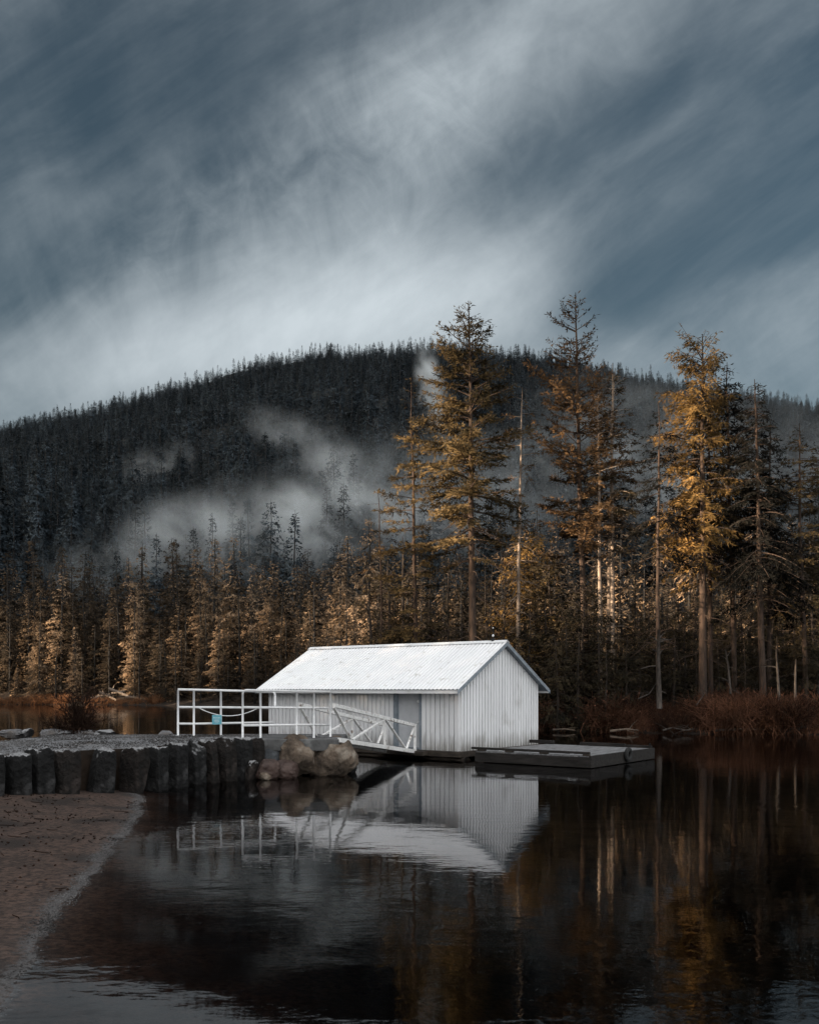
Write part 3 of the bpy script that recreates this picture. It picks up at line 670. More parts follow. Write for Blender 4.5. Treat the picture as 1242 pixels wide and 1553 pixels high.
# far shore sunlit shrubs
org = [twig_shrub(450+i, 1.6, 1.3, 60, 'orange_leaves', 420, 'orange_leaves', .02) for i in range(2)]
for i, u in enumerate([4, 20, 36, 58, 74, 96, 140, 160, 182, 205, 236]):
    Y = 147-.02*u-.5; x = gx(u, Y)
    while lake_dist([(x, Y)])[0] < .4: Y += .4; x = gx(u, Y)
    t = thing('bank_shrub', 'orange sunlit shrub at the far waterline, %s counting from the shed' % ORD[10-i], 'shrub', (x, Y, gz(x,Y)-.05), rb.uniform(0,6.28), 'orange shrubs on the far shore')
    k = rb.uniform(.8,1.4); t.scale = (k*1.4,k*1.4,k)
    link('stems', org[i%2][0], t); link('leaves', org[i%2][1], t)
# dead bush at the back of the gravel
st, lf = twig_shrub(470, 2.3, .75, 110, 'dark_twigs', 500, 'dark_twigs', .012)
x = gx(121, 29.8)
t = thing('dead_bush', 'dark bare bush at the back of the gravel landing', 'bush', (x, 29.8, .75)); link('stems', st, t); link('leaves', lf, t)
st, lf = twig_shrub(471, 1.2, .6, 60, 'dark_twigs', 200, 'dark_twigs', .010)
x = gx(88, 30.0)
t = thing('dead_bush', 'smaller dark bush beside the tall bare bush', 'bush', (x, 30.0, .75)); link('stems', st, t); link('leaves', lf, t)
# shoreline grass of the right bank
rg = np.random.default_rng(33); ng_ = 9000
u = rg.uniform(815, 1290, ng_); Y = 50.0+rg.random(ng_)*7; x = (u-U0)/F*Y; dl = lake_dist(np.stack([x,Y],1)); k = (dl > .05) & (dl < 5); x, Y = x[k], Y[k]
g0 = np.stack([x, Y, ground_z(np.stack([x,Y],1))-.03], 1); dr = unit(rg.normal(size=g0.shape)*[.5,.5,.1]+[0,0,.8]); V, Fq = blades(g0, g0+dr*rg.uniform(.2,.7,len(g0))[:,None], np.full(len(g0), .03), rg, .1)
tag(link('grass', npmesh('grass', V, Fq, M['red_twigs'])), 'brown dead grass along the right bank', 'grass', kind='stuff')

# ------------------------------------------------------------------ logs, roots, snags
def log(name, label, pts, r, mat, cat='log', twigs=0, seed=0, group=None):
    if cat == 'log': r *= .5
    mb = MB(); n = len(pts); rad = [r*(1-.45*i/(n-1)) for i in range(n)]
    mb.tube(pts, rad, 8)
    rr = random.Random(seed)
    for i in range(twigs):
        a = Vector(pts[rr.randrange(n-1)]).lerp(Vector(pts[-1]), rr.random()*.7); dv = Vector((rr.uniform(-1,1), rr.uniform(-.6,.6), rr.uniform(-.2,.9))).normalized()*rr.uniform(.4,1.1)
        mb.tube([a, a+dv*.5+Vector((0,0,.05)), a+dv], [r*.3, r*.22, r*.08], 5)
    o = part(name, mb, mat, None, True); tag(o, label, cat, group); return o
log('snag', 'pale broken snag rising from the shore below the slim dark tree', [at(1000,1075,52), at(999,1040,52), at(998,1000,52), at(999,955,52)], .16, 'dead_wood', 'snag', 9, 4)
log('snag', 'thin dead pole with side twigs left of the golden cedar foot', [at(1108,1052,53), at(1104,1010,53), at(1100,985,53)], .07, 'dead_wood', 'snag', 5, 5)
log('snag', 'leaning thin dead stem below the black hemlock', [at(1182,1068,52), at(1179,1020,52), at(1177,985,52)], .08, 'dead_wood', 'snag', 3, 6)
log('snag', 'short upright dead stem below the open brown fir', [at(1206,1075,52), at(1206,1035,52), at(1207,1000,52)], .08, 'dead_wood', 'snag', 3, 7)
log('fallen_log', 'pale fallen branch propped against the broken snag', [at(968,1060,52), at(985,1052,52.2), at(996,1035,52.4)], .07, 'dead_wood', 'log', 5, 8)
log('fallen_log', 'slanting pale stick caught in the red shrubs', [at(1056,1070,52), at(1063,1060,52), at(1072,1047,52.4)], .06, 'dead_wood', 'log', 2, 9)
log('fallen_log', 'tangled driftwood roots on the shore beyond the dock', [at(1005,1108,51.2), at(1020,1104,51.2), at(1040,1108,51), at(1052,1106,51)], .11, 'dead_wood', 'log', 9, 10)
log('fallen_log', 'long grey log lying along the right bank waterline', [at(1085,1108,50.8), at(1130,1106,50.6), at(1160,1107,50.6)], .16, 'dead_wood', 'log', 4, 11)
log('fallen_log', 'stout grey log with branch stubs near the frame edge', [at(1190,1110,50.4), at(1220,1103,50.4), at(1250,1100,50.6)], .24, 'dead_wood', 'log', 5, 12)
log('fallen_log', 'low orange log on the waterline just beyond the dock', [at(925,1109,51.6), at(950,1106,51.6), at(968,1108,51.6)], .14, 'rock_brown', 'log', 2, 13)
log('fallen_log', 'short rust brown log on the shore behind the shed', [at(838,1107,53), at(856,1106,53), at(872,1108,53)], .11, 'rock_brown', 'log', 1, 14)
for i, (u1, v1, u2, v2, lab) in enumerate([(138,1058,190,1046,'longest bleached driftwood trunk in the far shore heap'),(150,1048,176,1060,'bleached driftwood trunk crossing under the longest one'),
                                           (165,1043,198,1056,'short bleached driftwood trunk at the top of the heap'),(190,1056,214,1058,'bleached driftwood piece lying flat beside the heap')]):
    Y = 146-.02*u1; a = at(u1, v1+2, Y+1); b = at(u2, v2+2, Y+1.5)
    log('driftwood', lab, [a, tuple((Vector(a)+Vector(b))/2+Vector((0,0,.1))), b], .26, 'pale_bark', 'driftwood', 2, 20+i, 'driftwood on the far shore')

# ------------------------------------------------------------------ rocks
def rock(name, label, c, size, mat, seed, rz=0, power=4.0, rough=.16, n=11, group=None, cat='rock', tilt=0, facets=5):
    rng = np.random.default_rng(seed); g = np.linspace(-1, 1, n+1); V = []; Fq = []
    for axn in range(3):
        for sg in (-1, 1):
            a, b = np.meshgrid(g, g); p = np.zeros((n+1, n+1, 3)); p[...,axn] = sg; p[...,(axn+1)%3] = a; p[...,(axn+2)%3] = b
            k = len(V)*(n+1)**2; V.append(p.reshape(-1,3)); i = np.arange((n+1)**2).reshape(n+1,n+1)+k
            q = np.stack([i[:-1,:-1].ravel(), i[:-1,1:].ravel(), i[1:,1:].ravel(), i[1:,:-1].ravel()], 1)
            Fq.append(q if sg > 0 else q[:,::-1])
    V = np.concatenate(V); Fq = np.concatenate(Fq)
    V = V/((np.abs(V)**power).sum(1)**(1/power))[:,None]
    for _ in range(facets):                                  # broken faces
        nrm = unit(rng.normal(size=3)); off = rng.uniform(.72,.95); dd = V@nrm-off; V = V-np.maximum(dd, 0)[:,None]*nrm*.85
    disp = np.array([mnoise.fractal(Vector(p)*1.3+Vector((seed*3.1,0,0)), 1.0, 2.0, 4) for p in V]); fine = np.array([mnoise.fractal(Vector(p)*4.5+Vector((seed*1.7,5,0)), .9, 2.0, 3) for p in V])
    V = V*(1+rough*disp+rough*.4*fine)[:,None]*(np.array(size)/2)
    ct, st_ = math.cos(tilt), math.sin(tilt); V = V@np.array([[ct,0,-st_],[0,1,0],[st_,0,ct]]).T
    me = npmesh(name, V, Fq, M[mat])
    import bmesh
    bm = bmesh.new(); bm.from_mesh(me); bmesh.ops.remove_doubles(bm, verts=bm.verts, dist=.0005); bm.to_mesh(me); bm.free()
    me.shade_smooth(); me.set_sharp_from_angle(angle=math.radians(38))
    o = link(name, me); o.location = c; o.rotation_euler = (0,0,rz); return tag(o, label, cat, group)
def wallY(u): return float(np.interp(u, [-260,0,200,390], [16.8,19.4,21.9,26.0]))
BL = [(-70,-38),(-37,6),(8,42),(43,77),(80,117),(125,181),(189,219),(221,245),(249,278),(280,305),(309,329),(329,350),(352,374),(373,394)]
nm = ['']*14
for i, (a, b) in enumerate(BL):
    u = (a+b)/2; Y = wallY(u)+.45+random.uniform(-.16,.12); sc0 = Y/F
    x = gx(u, Y); wdt = (b-a)*sc0*.82; dirx = math.atan2(wallY(u+20)-wallY(u-20), gx(u+20, wallY(u+20))-gx(u-20, wallY(u-20)))
    top = 1.10+random.uniform(-.05,.07); bot = -.5
    lab = '%s upright stone block of the retaining wall, counting from the boulders' % ORD[13-i] if i < 13 else 'end stone block of the retaining wall against the boulders'
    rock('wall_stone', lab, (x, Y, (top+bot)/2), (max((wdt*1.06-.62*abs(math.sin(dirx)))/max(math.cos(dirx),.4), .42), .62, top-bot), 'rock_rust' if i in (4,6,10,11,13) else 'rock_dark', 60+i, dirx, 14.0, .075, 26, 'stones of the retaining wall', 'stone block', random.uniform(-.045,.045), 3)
BO = [('rock_blue',393,433,1130,1166,26.6,'blue grey boulder wedged beside the wall end'),('rock_brown',426,480,1117,1174,26.6,'tall tan boulder in the middle of the pile'),
      ('rock_brown',464,538,1122,1178,26.9,'largest tan boulder under the gangway foot'),('rock_low',388,424,1153,1184,25.6,'low wet brown boulder at the waterline'),
      ('rock_low',410,452,1155,1184,25.9,'flat wet boulder in front of the tall tan one'),('rock_dark',455,500,1145,1180,27.2,'dark stone in the gap under the largest boulder'),('rock_brown',394,411,1172,1184,25.3,'small pale rock poking from the water'),
      ('rock_rust',374,392,1155,1188,25.7,'slanting slab at the foot of the wall end'),('rock_dark',496,540,1150,1182,27.8,'dark wet stone behind the largest boulder')]
for i, (mt, a, b, c, e, Y, lab) in enumerate(BO):
    k = Y/F; sx = (b-a)*k; sz = (e-c)*k
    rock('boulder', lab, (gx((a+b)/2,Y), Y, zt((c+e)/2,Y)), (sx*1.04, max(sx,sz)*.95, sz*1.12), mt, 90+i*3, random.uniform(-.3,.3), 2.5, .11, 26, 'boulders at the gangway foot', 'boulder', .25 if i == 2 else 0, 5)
for i, (u0_, u1_, v0_, v1_, lab) in enumerate([(2,34,1107,1116,'pale flat rock on the back edge of the gravel'),(34,48,1106,1116,'dark small rock beside the pale flat rock'),(64,95,1107,1117,'low grey rock behind the gravel landing'),(90,112,1109,1117,'low dark rock under the smaller bush'),
        (112,148,1108,1117,'long grey rock at the foot of the tall bare bush'),(145,176,1108,1117,'angular rock past the bare bush on the gravel edge'),(240,262,1109,1117,'rounded grey rock beside the end of the handrail')]):
    Y = 29.7; k = Y/F
    rock('edge_rock', lab, (gx((u0_+u1_)/2,Y), Y, zt((v0_+v1_)/2+2,Y)), ((u1_-u0_)*k, .7, (v1_-v0_)*k*1.6), 'rock_dark' if i % 2 else 'gravel', 130+i, 0, 3, .2, 9, 'rocks on the back edge of the gravel', 'rock')

# gravel landing: top sheet over a solid core
def land_poly():
    us = np.linspace(-260, 392, 40); front = [(gx(u, wallY(u)+.95), wallY(u)+.95) for u in us]
    return front
front = land_poly(); xsP = np.array([p[0] for p in front]); ysP = np.array([p[1] for p in front])
rows = 44; V = []; 
for (x0, y0) in front:
    for j in range(rows):
        t = j/(rows-1); y = y0+(29.9-y0)*t
        zz = 1.03+.03*math.sin(PI*t)+.025*mnoise.fractal((x0*.8, y*.8, 3.1), 1, 2, 4)+.012*mnoise.noise((x0*4, y*4, 1.7))-(.35 if j == rows-1 else 0)
        V.append((x0, y, zz))
V = np.array(V); i = np.arange(len(V)).reshape(len(front), rows)
Fq = np.stack([i[:-1,:-1].ravel(), i[1:,:-1].ravel(), i[1:,1:].ravel(), i[:-1,1:].ravel()], 1)
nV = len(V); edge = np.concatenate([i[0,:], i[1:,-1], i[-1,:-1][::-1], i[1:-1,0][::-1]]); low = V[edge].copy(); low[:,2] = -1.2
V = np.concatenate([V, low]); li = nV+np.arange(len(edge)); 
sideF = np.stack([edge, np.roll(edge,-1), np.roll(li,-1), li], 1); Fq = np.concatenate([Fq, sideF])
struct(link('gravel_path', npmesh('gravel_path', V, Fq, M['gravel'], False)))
bpy.data.meshes['gravel_path'].materials.append(M['soil'])  # dark side faces paint the shade seen in gaps between wall stones
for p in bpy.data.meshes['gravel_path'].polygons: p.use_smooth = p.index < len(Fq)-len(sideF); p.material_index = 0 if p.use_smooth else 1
# loose stones (stuff)
rgv = np.random.default_rng(77)
def stones(name, P, size, label, mat='pebble'):
    base = np.array([(1,0,0),(-1,0,0),(0,1,0),(0,-1,0),(0,0,1),(0,0,-1)], float); tri = np.array([(0,2,4),(2,1,4),(1,3,4),(3,0,4),(2,0,5),(1,2,5),(3,1,5),(0,3,5)])
    n = len(P); s = size*rgv.uniform(.4,1.5,(n,1,1))*rgv.uniform(.6,1.2,(n,1,3))*[1,1,.6]
    a = rgv.uniform(0,6.28,n); B = base[None]*s+rgv.normal(size=(n,6,3))*size*.15; ca, sa = np.cos(a)[:,None], np.sin(a)[:,None]
    R = np.stack([B[...,0]*ca-B[...,1]*sa, B[...,0]*sa+B[...,1]*ca, B[...,2]], 2)+P[:,None,:]
    me = npmesh(name, R.reshape(-1,3), (tri[None]+6*np.arange(n)[:,None,None]).reshape(-1,3), M[mat])
    return tag(link(name, me), label, 'gravel', kind='stuff')
n = 7000; kf = rgv.integers(0, len(front), n); t = rgv.random(n)**.8; px_ = xsP[kf]+rgv.uniform(-.2,.2,n); py_ = ysP[kf]+(29.6-ysP[kf])*t
stones('gravel', np.stack([px_, py_, 1.035+.03*np.sin(PI*t)+.004], 1), .022, 'loose grey gravel strewn over the landing')
# pebble strand along the water's edge and scattered over the sand
p = np.stack([rgv.uniform(-7.2,-2.6,260000), rgv.uniform(4,22.2,260000)], 1); z0_ = ground_z(p); p = p[(z0_ > -.03) & (z0_ < .045)]
zf_ = gz_noisy(p); wgt = np.exp(-((zf_-.005)/.009)**2); k = rgv.random(len(p)) < .75*wgt*np.clip(.55+1.2*vnoise(p, .9), .08, 1)
p, zf_ = p[k], zf_[k]; stones('pebbles', np.column_stack([p, zf_+.003]), .0125, 'pale pebble strand along the water edge')
p = np.stack([rgv.uniform(-12,-3.5,2600), rgv.uniform(7,21,2600)], 1); p = p[vnoise(p, .8) > -.05+.25*rgv.random(len(p))]; p = p[lake_dist(p) > .1]
stones('beach_litter', np.column_stack([p, ground_z(p)+.012]), .022, 'dark bits of bark and stone on the sand', 'dark_twigs')

nt_ = 160; p = np.stack([rgv.uniform(-11,-3.4,nt_), rgv.uniform(7,20.5,nt_)], 1); p = p[lake_dist(p) > .15]; a_ = rgv.uniform(0,6.28,len(p)); l_ = rgv.uniform(.06,.32,len(p))
q3 = np.column_stack([p, gz_noisy(p)+.012]); c_ = q3[:,None,:]+np.stack([np.cos(a_)*l_, np.sin(a_)*l_, rgv.uniform(0,.03,len(p))], 1)[:,None,:]*np.linspace(-.5,.5,4)[None,:,None]+rgv.normal(size=(len(p),4,3))*[.012,.012,.002]
Vt, Ft = tubes(c_, np.full((len(p),4), .006), 4)
tag(link('beach_twigs', npmesh('beach_twigs', Vt, Ft, M['dark_twigs'])), 'washed up twigs scattered on the sand', 'twigs', kind='stuff')
# concrete slab at the end of the landing
mb = MB(); mb.prism([(-4.75,26.25),(-2.02,26.35),(-1.95,29.3),(-4.8,29.5)], .72, 1.065)
tag(part('concrete_slab', mb, 'concrete', None, False, .03), 'dark concrete slab between the gravel and the gangway', 'slab')
mb = MB(); mb.prism([(-4.6,26.9),(-2.5,27.0),(-2.5,29.0),(-4.6,29.0)], -1.5, .72)
tag(part('slab_footing', mb, 'concrete', None, False, .03), 'shadowed concrete footing under the slab beside the boulders', 'footing')

# ------------------------------------------------------------------ handrails, rope, sign
def rail(name, label, posts, zb, ztop, zmid, zlow, parent_loc, corner_r=.12, extend=None):
    t = thing(name, label, 'handrail', parent_loc); ox, oy, oz = parent_loc
    for (x, y) in posts:
        mb = MB(); mb.tube([(x-ox, y-oy, zb-oz), (x-ox, y-oy, ztop-oz-.02)], .034, 10); mb.tube([(x-ox, y-oy, zb-oz), (x-ox, y-oy, zb-oz+.015)], .075, 10); part('post', mb, 'galv', t, True)
    return t
def curve_rail(mb_pts, r, parent, name='rail'):
    mb = MB(); mb.tube(mb_pts, r, 10); return part(name, mb, 'galv', parent, True)
YA = 28.9
ta = rail('handrail', 'farther metal handrail carrying the teal sign, end curved down', [(gx(270,28.6),28.6),(gx(294,28.6),28.6),(gx(335,YA),YA)], 1.04, 2.48, 0, 0, (gx(294,28.6),28.6,1.05))
def rel(t, P): return [(p[0]-t.location.x, p[1]-t.location.y, p[2]-t.location.z) for p in P]
xa0, xa1, xa2 = gx(270,28.6), gx(294,28.6), gx(417,YA+.2)
curve_rail(rel(ta, [(xa0,28.6,2.48),(xa1,28.6,2.47),(gx(335,YA),YA,2.45),(xa2-.12,YA+.2,2.41),(xa2-.03,YA+.2,2.38),(xa2,YA+.2,2.30),(xa2,YA+.2,1.96)]), .036, ta)
curve_rail(rel(ta, [(xa0,28.6,1.935),(xa1,28.6,1.93),(gx(335,YA),YA,1.92),(gx(412,YA+.2),YA+.2,1.90)]), .034, ta)
curve_rail(rel(ta, [(xa0,28.6,1.42),(xa1,28.6,1.415),(gx(335,YA),YA,1.42),(gx(414,YA+.2),YA+.2,1.44)]), .034, ta)
YB = 27.0
pb = [(gx(u,YB),YB) for u in (368,395,450,476,501)]
tb_ = rail('handrail', 'nearer metal handrail standing on the slab across the gangway entrance', pb, 1.05, 2.44, 0, 0, (gx(430,YB),YB,1.065))
x0b, x1b = pb[0][0], pb[-1][0]
curve_rail(rel(tb_, [(x0b,YB,2.36),(x0b+.02,YB,2.43),(x0b+.10,YB,2.46),(x1b,YB,2.41)]), .036, tb_)
curve_rail(rel(tb_, [(x0b,YB,1.96),(x1b,YB,1.935)]), .034, tb_)
curve_rail(rel(tb_, [(x0b,YB,1.43),(x1b,YB,1.45)]), .034, tb_)
ys_ = 28.68
pts = []
for i in range(13):
    q = i/12; u = 299+(392-299)*q; sag = 13*4*q*(1-q)*(1.0 if q < .5 else 1.0)
    pts.append((gx(u,ys_), ys_-.06, zt(1072+2*q+sag, ys_)))
mb = MB(); mb.tube(pts, .014, 6); tag(part('rope', mb, 'galv', None, True), 'sagging pale rope strung along the farther handrail', 'rope')
ys2 = ys_-.10
t = thing('sign', 'small teal sign hanging from the rope on the handrail', 'sign', (gx(329,ys2), ys2, zt(1099,ys2)))
hw = 7.2*ys2/F; hh = 14.3*ys2/F
mb = MB(); mb.box(-hw,hw,-.008,.008,0,hh); part('panel', mb, 'teal', t)
mb = MB()
for (a, b, zc, th) in [(-.78,.78,.70,.055),(-.45,.5,.56,.03),(-.55,.45,.40,.05),(-.5,.55,.30,.035),(-.35,.3,.17,.03)]:
    xx = a*hw
    rr = random.Random(int(zc*100))
    while xx < b*hw:
        e = min(xx+hw*rr.uniform(.10,.34), b*hw); mb.box(xx, e, -.0115, -.0082, (zc-th/2)*hh, (zc+th/2)*hh); xx = e+hw*.05
part('lettering', mb, 'sign_white', t)

# ------------------------------------------------------------------ gangway
def gangway():
    A = Vector((-2.02,26.45,1.09)); B = Vector((.21,33.15,.30)); A2 = Vector((-3.14,27.75,1.09)); B2 = Vector((-.86,33.5,.30))
    t = thing('gangway', 'white trussed timber gangway sloping from slab to shed door', 'gangway', tuple(A))
    o = Vector(A); r = lambda p: tuple(Vector(p)-o)
    mb = MB()
    n = 34
    for i in range(n):
        q0 = i/n; q1 = (i+.86)/n; a, b = A.lerp(B,(q0+q1)/2), A2.lerp(B2,(q0+q1)/2)
        mb.beam(r(a), r(b), (A-B).length/n*.86, .04)
    part('deck', mb, 'deck_grey', t)
    for (P, Q, nm_) in ((A,B,'near'),(A2,B2,'far')):
        up = Vector((0,0,1)); d = (Q-P)
        mb = MB(); mb.beam(r(P+up*-.06), r(Q+up*-.06), .09, .13); part('bottom_chord', mb, 'truss', t, False, .008)
        T0 = P+d*-.055+up*.90; T1 = Q+up*.88
        mb = MB(); mb.beam(r(T0), r(T1), .10, .11); part('top_rail', mb, 'truss', t, False, .008)
        top = lambda q: T0.lerp(T1, q); bot = lambda q: P.lerp(Q, q)
        for (q0, q1) in ((.0,.13),(.56,.14),(.58,.84),(.985,.86)):
            mb = MB(); mb.beam(r(top(q0)-up*.05), r(bot(q1)), .055, .075, (1,0,0)); part('brace', mb, 'truss', t, False, .006)
        for q in (.555,):
            mb = MB(); mb.beam(r(top(q)-up*.05), r(bot(q-.01)), .07, .075, (1,0,0)); part('post', mb, 'truss', t, False, .006)
        mb = MB(); mb.beam(r(top(.995)+up*.03), r(bot(.99)-up*.1), .10, .10, (1,0,0)); part('post', mb, 'truss', t, False, .008, 'rust stained end post')
gangway()

# ------------------------------------------------------------------ boat shed
RZ = math.atan2(-.606, .795)
shed = thing('boat_shed', 'white ribbed boat shed with gable roof floating on the lake', 'shed', (1.76,32.4,0), RZ)
LS, WS, ZB = 9.5, 5.5, .30
OV, EV = .28, .45
ridge = 4.27; eave = 2.50; slope = (ridge-eave)/(WS/2+EV)
def roof_under(y): return eave+slope*(min(y, WS-y)+EV)-.10
mb = MB()                     # siding: raised pans with recessed grooves, front wall with door opening
def pans(axis, a0, a1, fix, sgn, gw, z0, zfn, pw=.203):
    n = max(1, round((a1-a0)/pw)); w_ = (a1-a0)/n
    for i in range(n):
        l, r_ = a0+i*w_+gw/2, a0+(i+1)*w_-gw/2
        h0, h1 = zfn(l), zfn(r_)
        d0, d1 = fix, fix+sgn*.050
        if axis == 'x':
            vs = [(l,d0,z0),(r_,d0,z0),(r_,d1,z0),(l,d1,z0),(l,d0,h0),(r_,d0,h1),(r_,d1,h1),(l,d1,h0)]
        else:
            vs = [(d0,l,z0),(d0,r_,z0),(d1,r_,z0),(d1,l,z0),(d0,l,h0),(d0,r_,h1),(d1,r_,h1),(d1,l,h0)]
        mb.add(vs, [(0,3,2,1),(4,5,6,7),(0,1,5,4),(1,2,6,5),(2,3,7,6),(3,0,4,7)])
zf = lambda a: roof_under(0)-.01
D0, D1 = -2.92, -1.64
pans('x', -LS, D0, 0, -1, .036, ZB, zf); pans('x', D1, 0, 0, -1, .036, ZB, zf)
pans('x', -LS, 0, WS, 1, .030, ZB, zf)
pans('y', 0, WS/2, 0, 1, .066, ZB, lambda y: roof_under(y)-.01); pans('y', WS/2, WS, 0, 1, .066, ZB, lambda y: roof_under(y)-.01)
pans('y', 0, WS/2, -LS, -1, .050, ZB, lambda y: roof_under(y)-.01); pans('y', WS/2, WS, -LS, -1, .050, ZB, lambda y: roof_under(y)-.01)
# backing sheets
zt0 = roof_under(0)-.02
mb.box(-LS+.002, D0, .002, .06, ZB+.003, zt0); mb.box(D1, -.002, .002, .06, ZB+.003, zt0)
mb.box(-LS+.002, -.002, WS-.06, WS-.002, ZB+.003, zt0)
for xx in (-.03, -LS+.03):
    k = len(mb.v)
    zr = roof_under(WS/2)-.02
    pol = [(.06,ZB+.003),(WS-.06,ZB+.003),(WS-.06,zt0),(WS/2,zr),(.06,zt0)]
    vs = [(xx-.028,y,z_) for y, z_ in pol]+[(xx+.028,y,z_) for y, z_ in pol]
    mb.add(vs, [(0,1,2,3,4),(9,8,7,6,5)]+[(i,5+i,5+(i+1)%5,(i+1)%5) for i in range(5)])
part('wall', mb, 'white_paint', shed)
mb = MB(); mb.box(D0+.13, D1-.10, .10, .15, ZB+.06, 2.36); door = part('door', mb, 'door', shed, False, .006)
mb = MB(); mb.tube([(D1-.20,.10,1.28),(D1-.20,.04,1.28)], .022, 8); mb.ball((D1-.20,.02,1.28), .035); part('handle', mb, 'galv', door, True)
mb = MB(); mb.box(D0+.003, D0+.128, -.060, .16, ZB, 2.50); mb.box(D1-.098, D1-.003, -.060, .16, ZB, 2.50); mb.box(D0+.13, D1-.10, -.02, .16, 2.37, 2.52); mb.box(D0+.13, D1-.10, -.06, .18, ZB, ZB+.05)
part('door_frame', mb, 'trim', shed, False, .006)
mb = MB(); mb.box(D1-.245, D1-.105, .06, .098, 1.98, 2.12); lampf = part('wall_lamp', mb, 'trim', shed)
mb = MB(); mb.ball((D1-.175, .02, 2.05), .062, 12); part('globe', mb, 'lampglass', lampf, True)
# roof sheets: corrugated
mb = MB(); x0, x1 = -LS-OV, OV; per = .17; nx = int((x1-x0)/per)
prof = []
for i in range(nx):
    b = x0+i*(x1-x0)/nx; w_ = (x1-x0)/nx
    prof += [(b,0),(b+w_*.50,0),(b+w_*.62,.030),(b+w_*.85,.030),(b+w_*.97,0)]
prof.append((x1,0))
for sgn in (0, 1):
    k = len(mb.v)
    for (xx, h) in prof:
        for (y, z_) in ((-EV-.05, eave-.028), (WS/2, ridge)):
            yy = y if sgn == 0 else WS-y
            mb.v.append((xx, yy, z_+h))
    for i in range(len(prof)-1):
        q = (k+2*i, k+2*i+2, k+2*i+3, k+2*i+1); mb.f.append(q if sgn == 0 else q[::-1])
roof = part('roof', mb, 'roof_metal', shed)
mb = MB()
for sgn in (0, 1):
    f_ = (lambda y: y) if sgn == 0 else (lambda y: WS-y)
    vs = [(x0+.02,f_(-EV+.02),eave-.05),(x1-.02,f_(-EV+.02),eave-.05),(x1-.02,f_(WS/2),ridge-.05),(x0+.02,f_(WS/2),ridge-.05)]
    vs += [(a,b,c-.04) for a,b,c in vs]; mb.add(vs, [(0,1,2,3),(7,6,5,4),(0,4,5,1),(1,5,6,2),(2,6,7,3),(3,7,4,0)])
part('roof_deck', mb, 'trim', shed)
mb = MB()
mb.add([(x0-.01,WS/2-.17,ridge-.045),(x1+.01,WS/2-.17,ridge-.045),(x1+.01,WS/2,ridge+.06),(x0-.01,WS/2,ridge+.06),(x0-.01,WS/2+.17,ridge-.045),(x1+.01,WS/2+.17,ridge-.045)], [(0,1,2,3),(3,2,5,4)])
part('ridge_cap', mb, 'roof_metal', roof)
for ya_ in (-EV-.012, WS+EV-.016):
    mb = MB(); mb.box(x0+.02, x1-.025, ya_, ya_+.028, eave-.17, eave-.045); part('fascia', mb, 'white_paint', shed, False, .004)
for xx in (x1-.022, x0-.008):
    for sgn in (0, 1):
        mb = MB()
        f_ = (lambda y: y) if sgn == 0 else (lambda y: WS-y)
        vs = [(xx,f_(-EV-.07),eave-.19),(xx,f_(-EV-.07),eave-.055),(xx,f_(WS/2),ridge-.02),(xx,f_(WS/2),ridge-.155)]
        vs += [(a+.03,b,c) for a,b,c in vs]; mb.add(vs, [(0,1,2,3),(7,6,5,4),(0,4,5,1),(1,5,6,2),(2,6,7,3),(3,7,4,0)])
        part('bargeboard', mb, 'trim', shed, False, .004)
mb = MB(); mb.tube([(-.35,WS/2,ridge+.03),(-.35,WS/2,ridge+.14)], .07, 10); mb.tube([(-.35,WS/2,ridge+.1),(-.35,WS/2,ridge+.52)], .012, 6); fin = part('lightning_rod', mb, 'rubber', shed, True)
mb = MB(); mb.ball((-.35,WS/2,ridge+.24), .048); mb.ball((-.35,WS/2,ridge+.53), .025); part('glass_ball', mb, 'lampglass', fin, True)
# float under the shed
mb = MB(); mb.box(-LS-.15, .15, -.22, WS+.2, .10, ZB-.004); mb.box(-3.4,-1.2,-.55,-.225,.12,ZB-.02); part('float_deck', mb, 'wet_wood', shed, False, .01)
for yy in (.05, 1.4, 2.75, 4.1, WS-.05):
    mb = MB(); mb.tube([(-LS-.3,yy,-.12),(.28,yy,-.12)], .24, 12); part('float_log', mb, 'wet_wood', shed, True)

# ------------------------------------------------------------------ dock beside the shed
dock = thing('floating_dock', 'low grey timber swim dock floating off the gable end', 'dock', (1.76,32.4,0), RZ)
X0, X1, Y0, Y1 = .95, 5.2, -.42, 4.55
mb = MB(); npl = 30
for i in range(npl):
    a = X0+(X1-X0)*i/npl; mb.box(a+.004, a+(X1-X0)/npl-.006, Y0+.02, Y1-.02, .345+random.uniform(-.003,.003), .385)
part('decking', mb, 'deck_grey', dock)
mb = MB(); mb.box(X0,X1,Y0-.06,Y0+.016,.02,.335); part('front_skirt', mb, 'dock_wood', dock, False, .01)
for (a, b) in ((Y0-.06,Y1*.47),(Y1*.47+.03,Y1)):
    mb = MB(); mb.box(X1+.002,X1+.08,a,b,.02,.40); part('side_skirt', mb, 'dock_wood', dock, False, .01)
mb = MB(); mb.box(X0,X1,Y1-.016,Y1+.06,.02,.335); part('back_skirt', mb, 'dock_wood', dock, False, .01)
mb = MB()
for (a, b) in ((1.06,3.0),(3.0,X1-.02)):
    mb.beam((a-.30 if a < 2 else a,Y0+.06,.475),(b-.01,Y0+.06,.475),.12,.075)
part('bull_rail', mb, 'dock_wood', dock, False, .01)
for a in (1.0, 2.1, 3.4, 4.95):
    mb = MB(); mb.box(a, a+.30 if a < 4 else X1-.02, Y0+.0, Y0+.12, .388, .436); part('rail_block', mb, 'wet_wood', dock, False, .006)
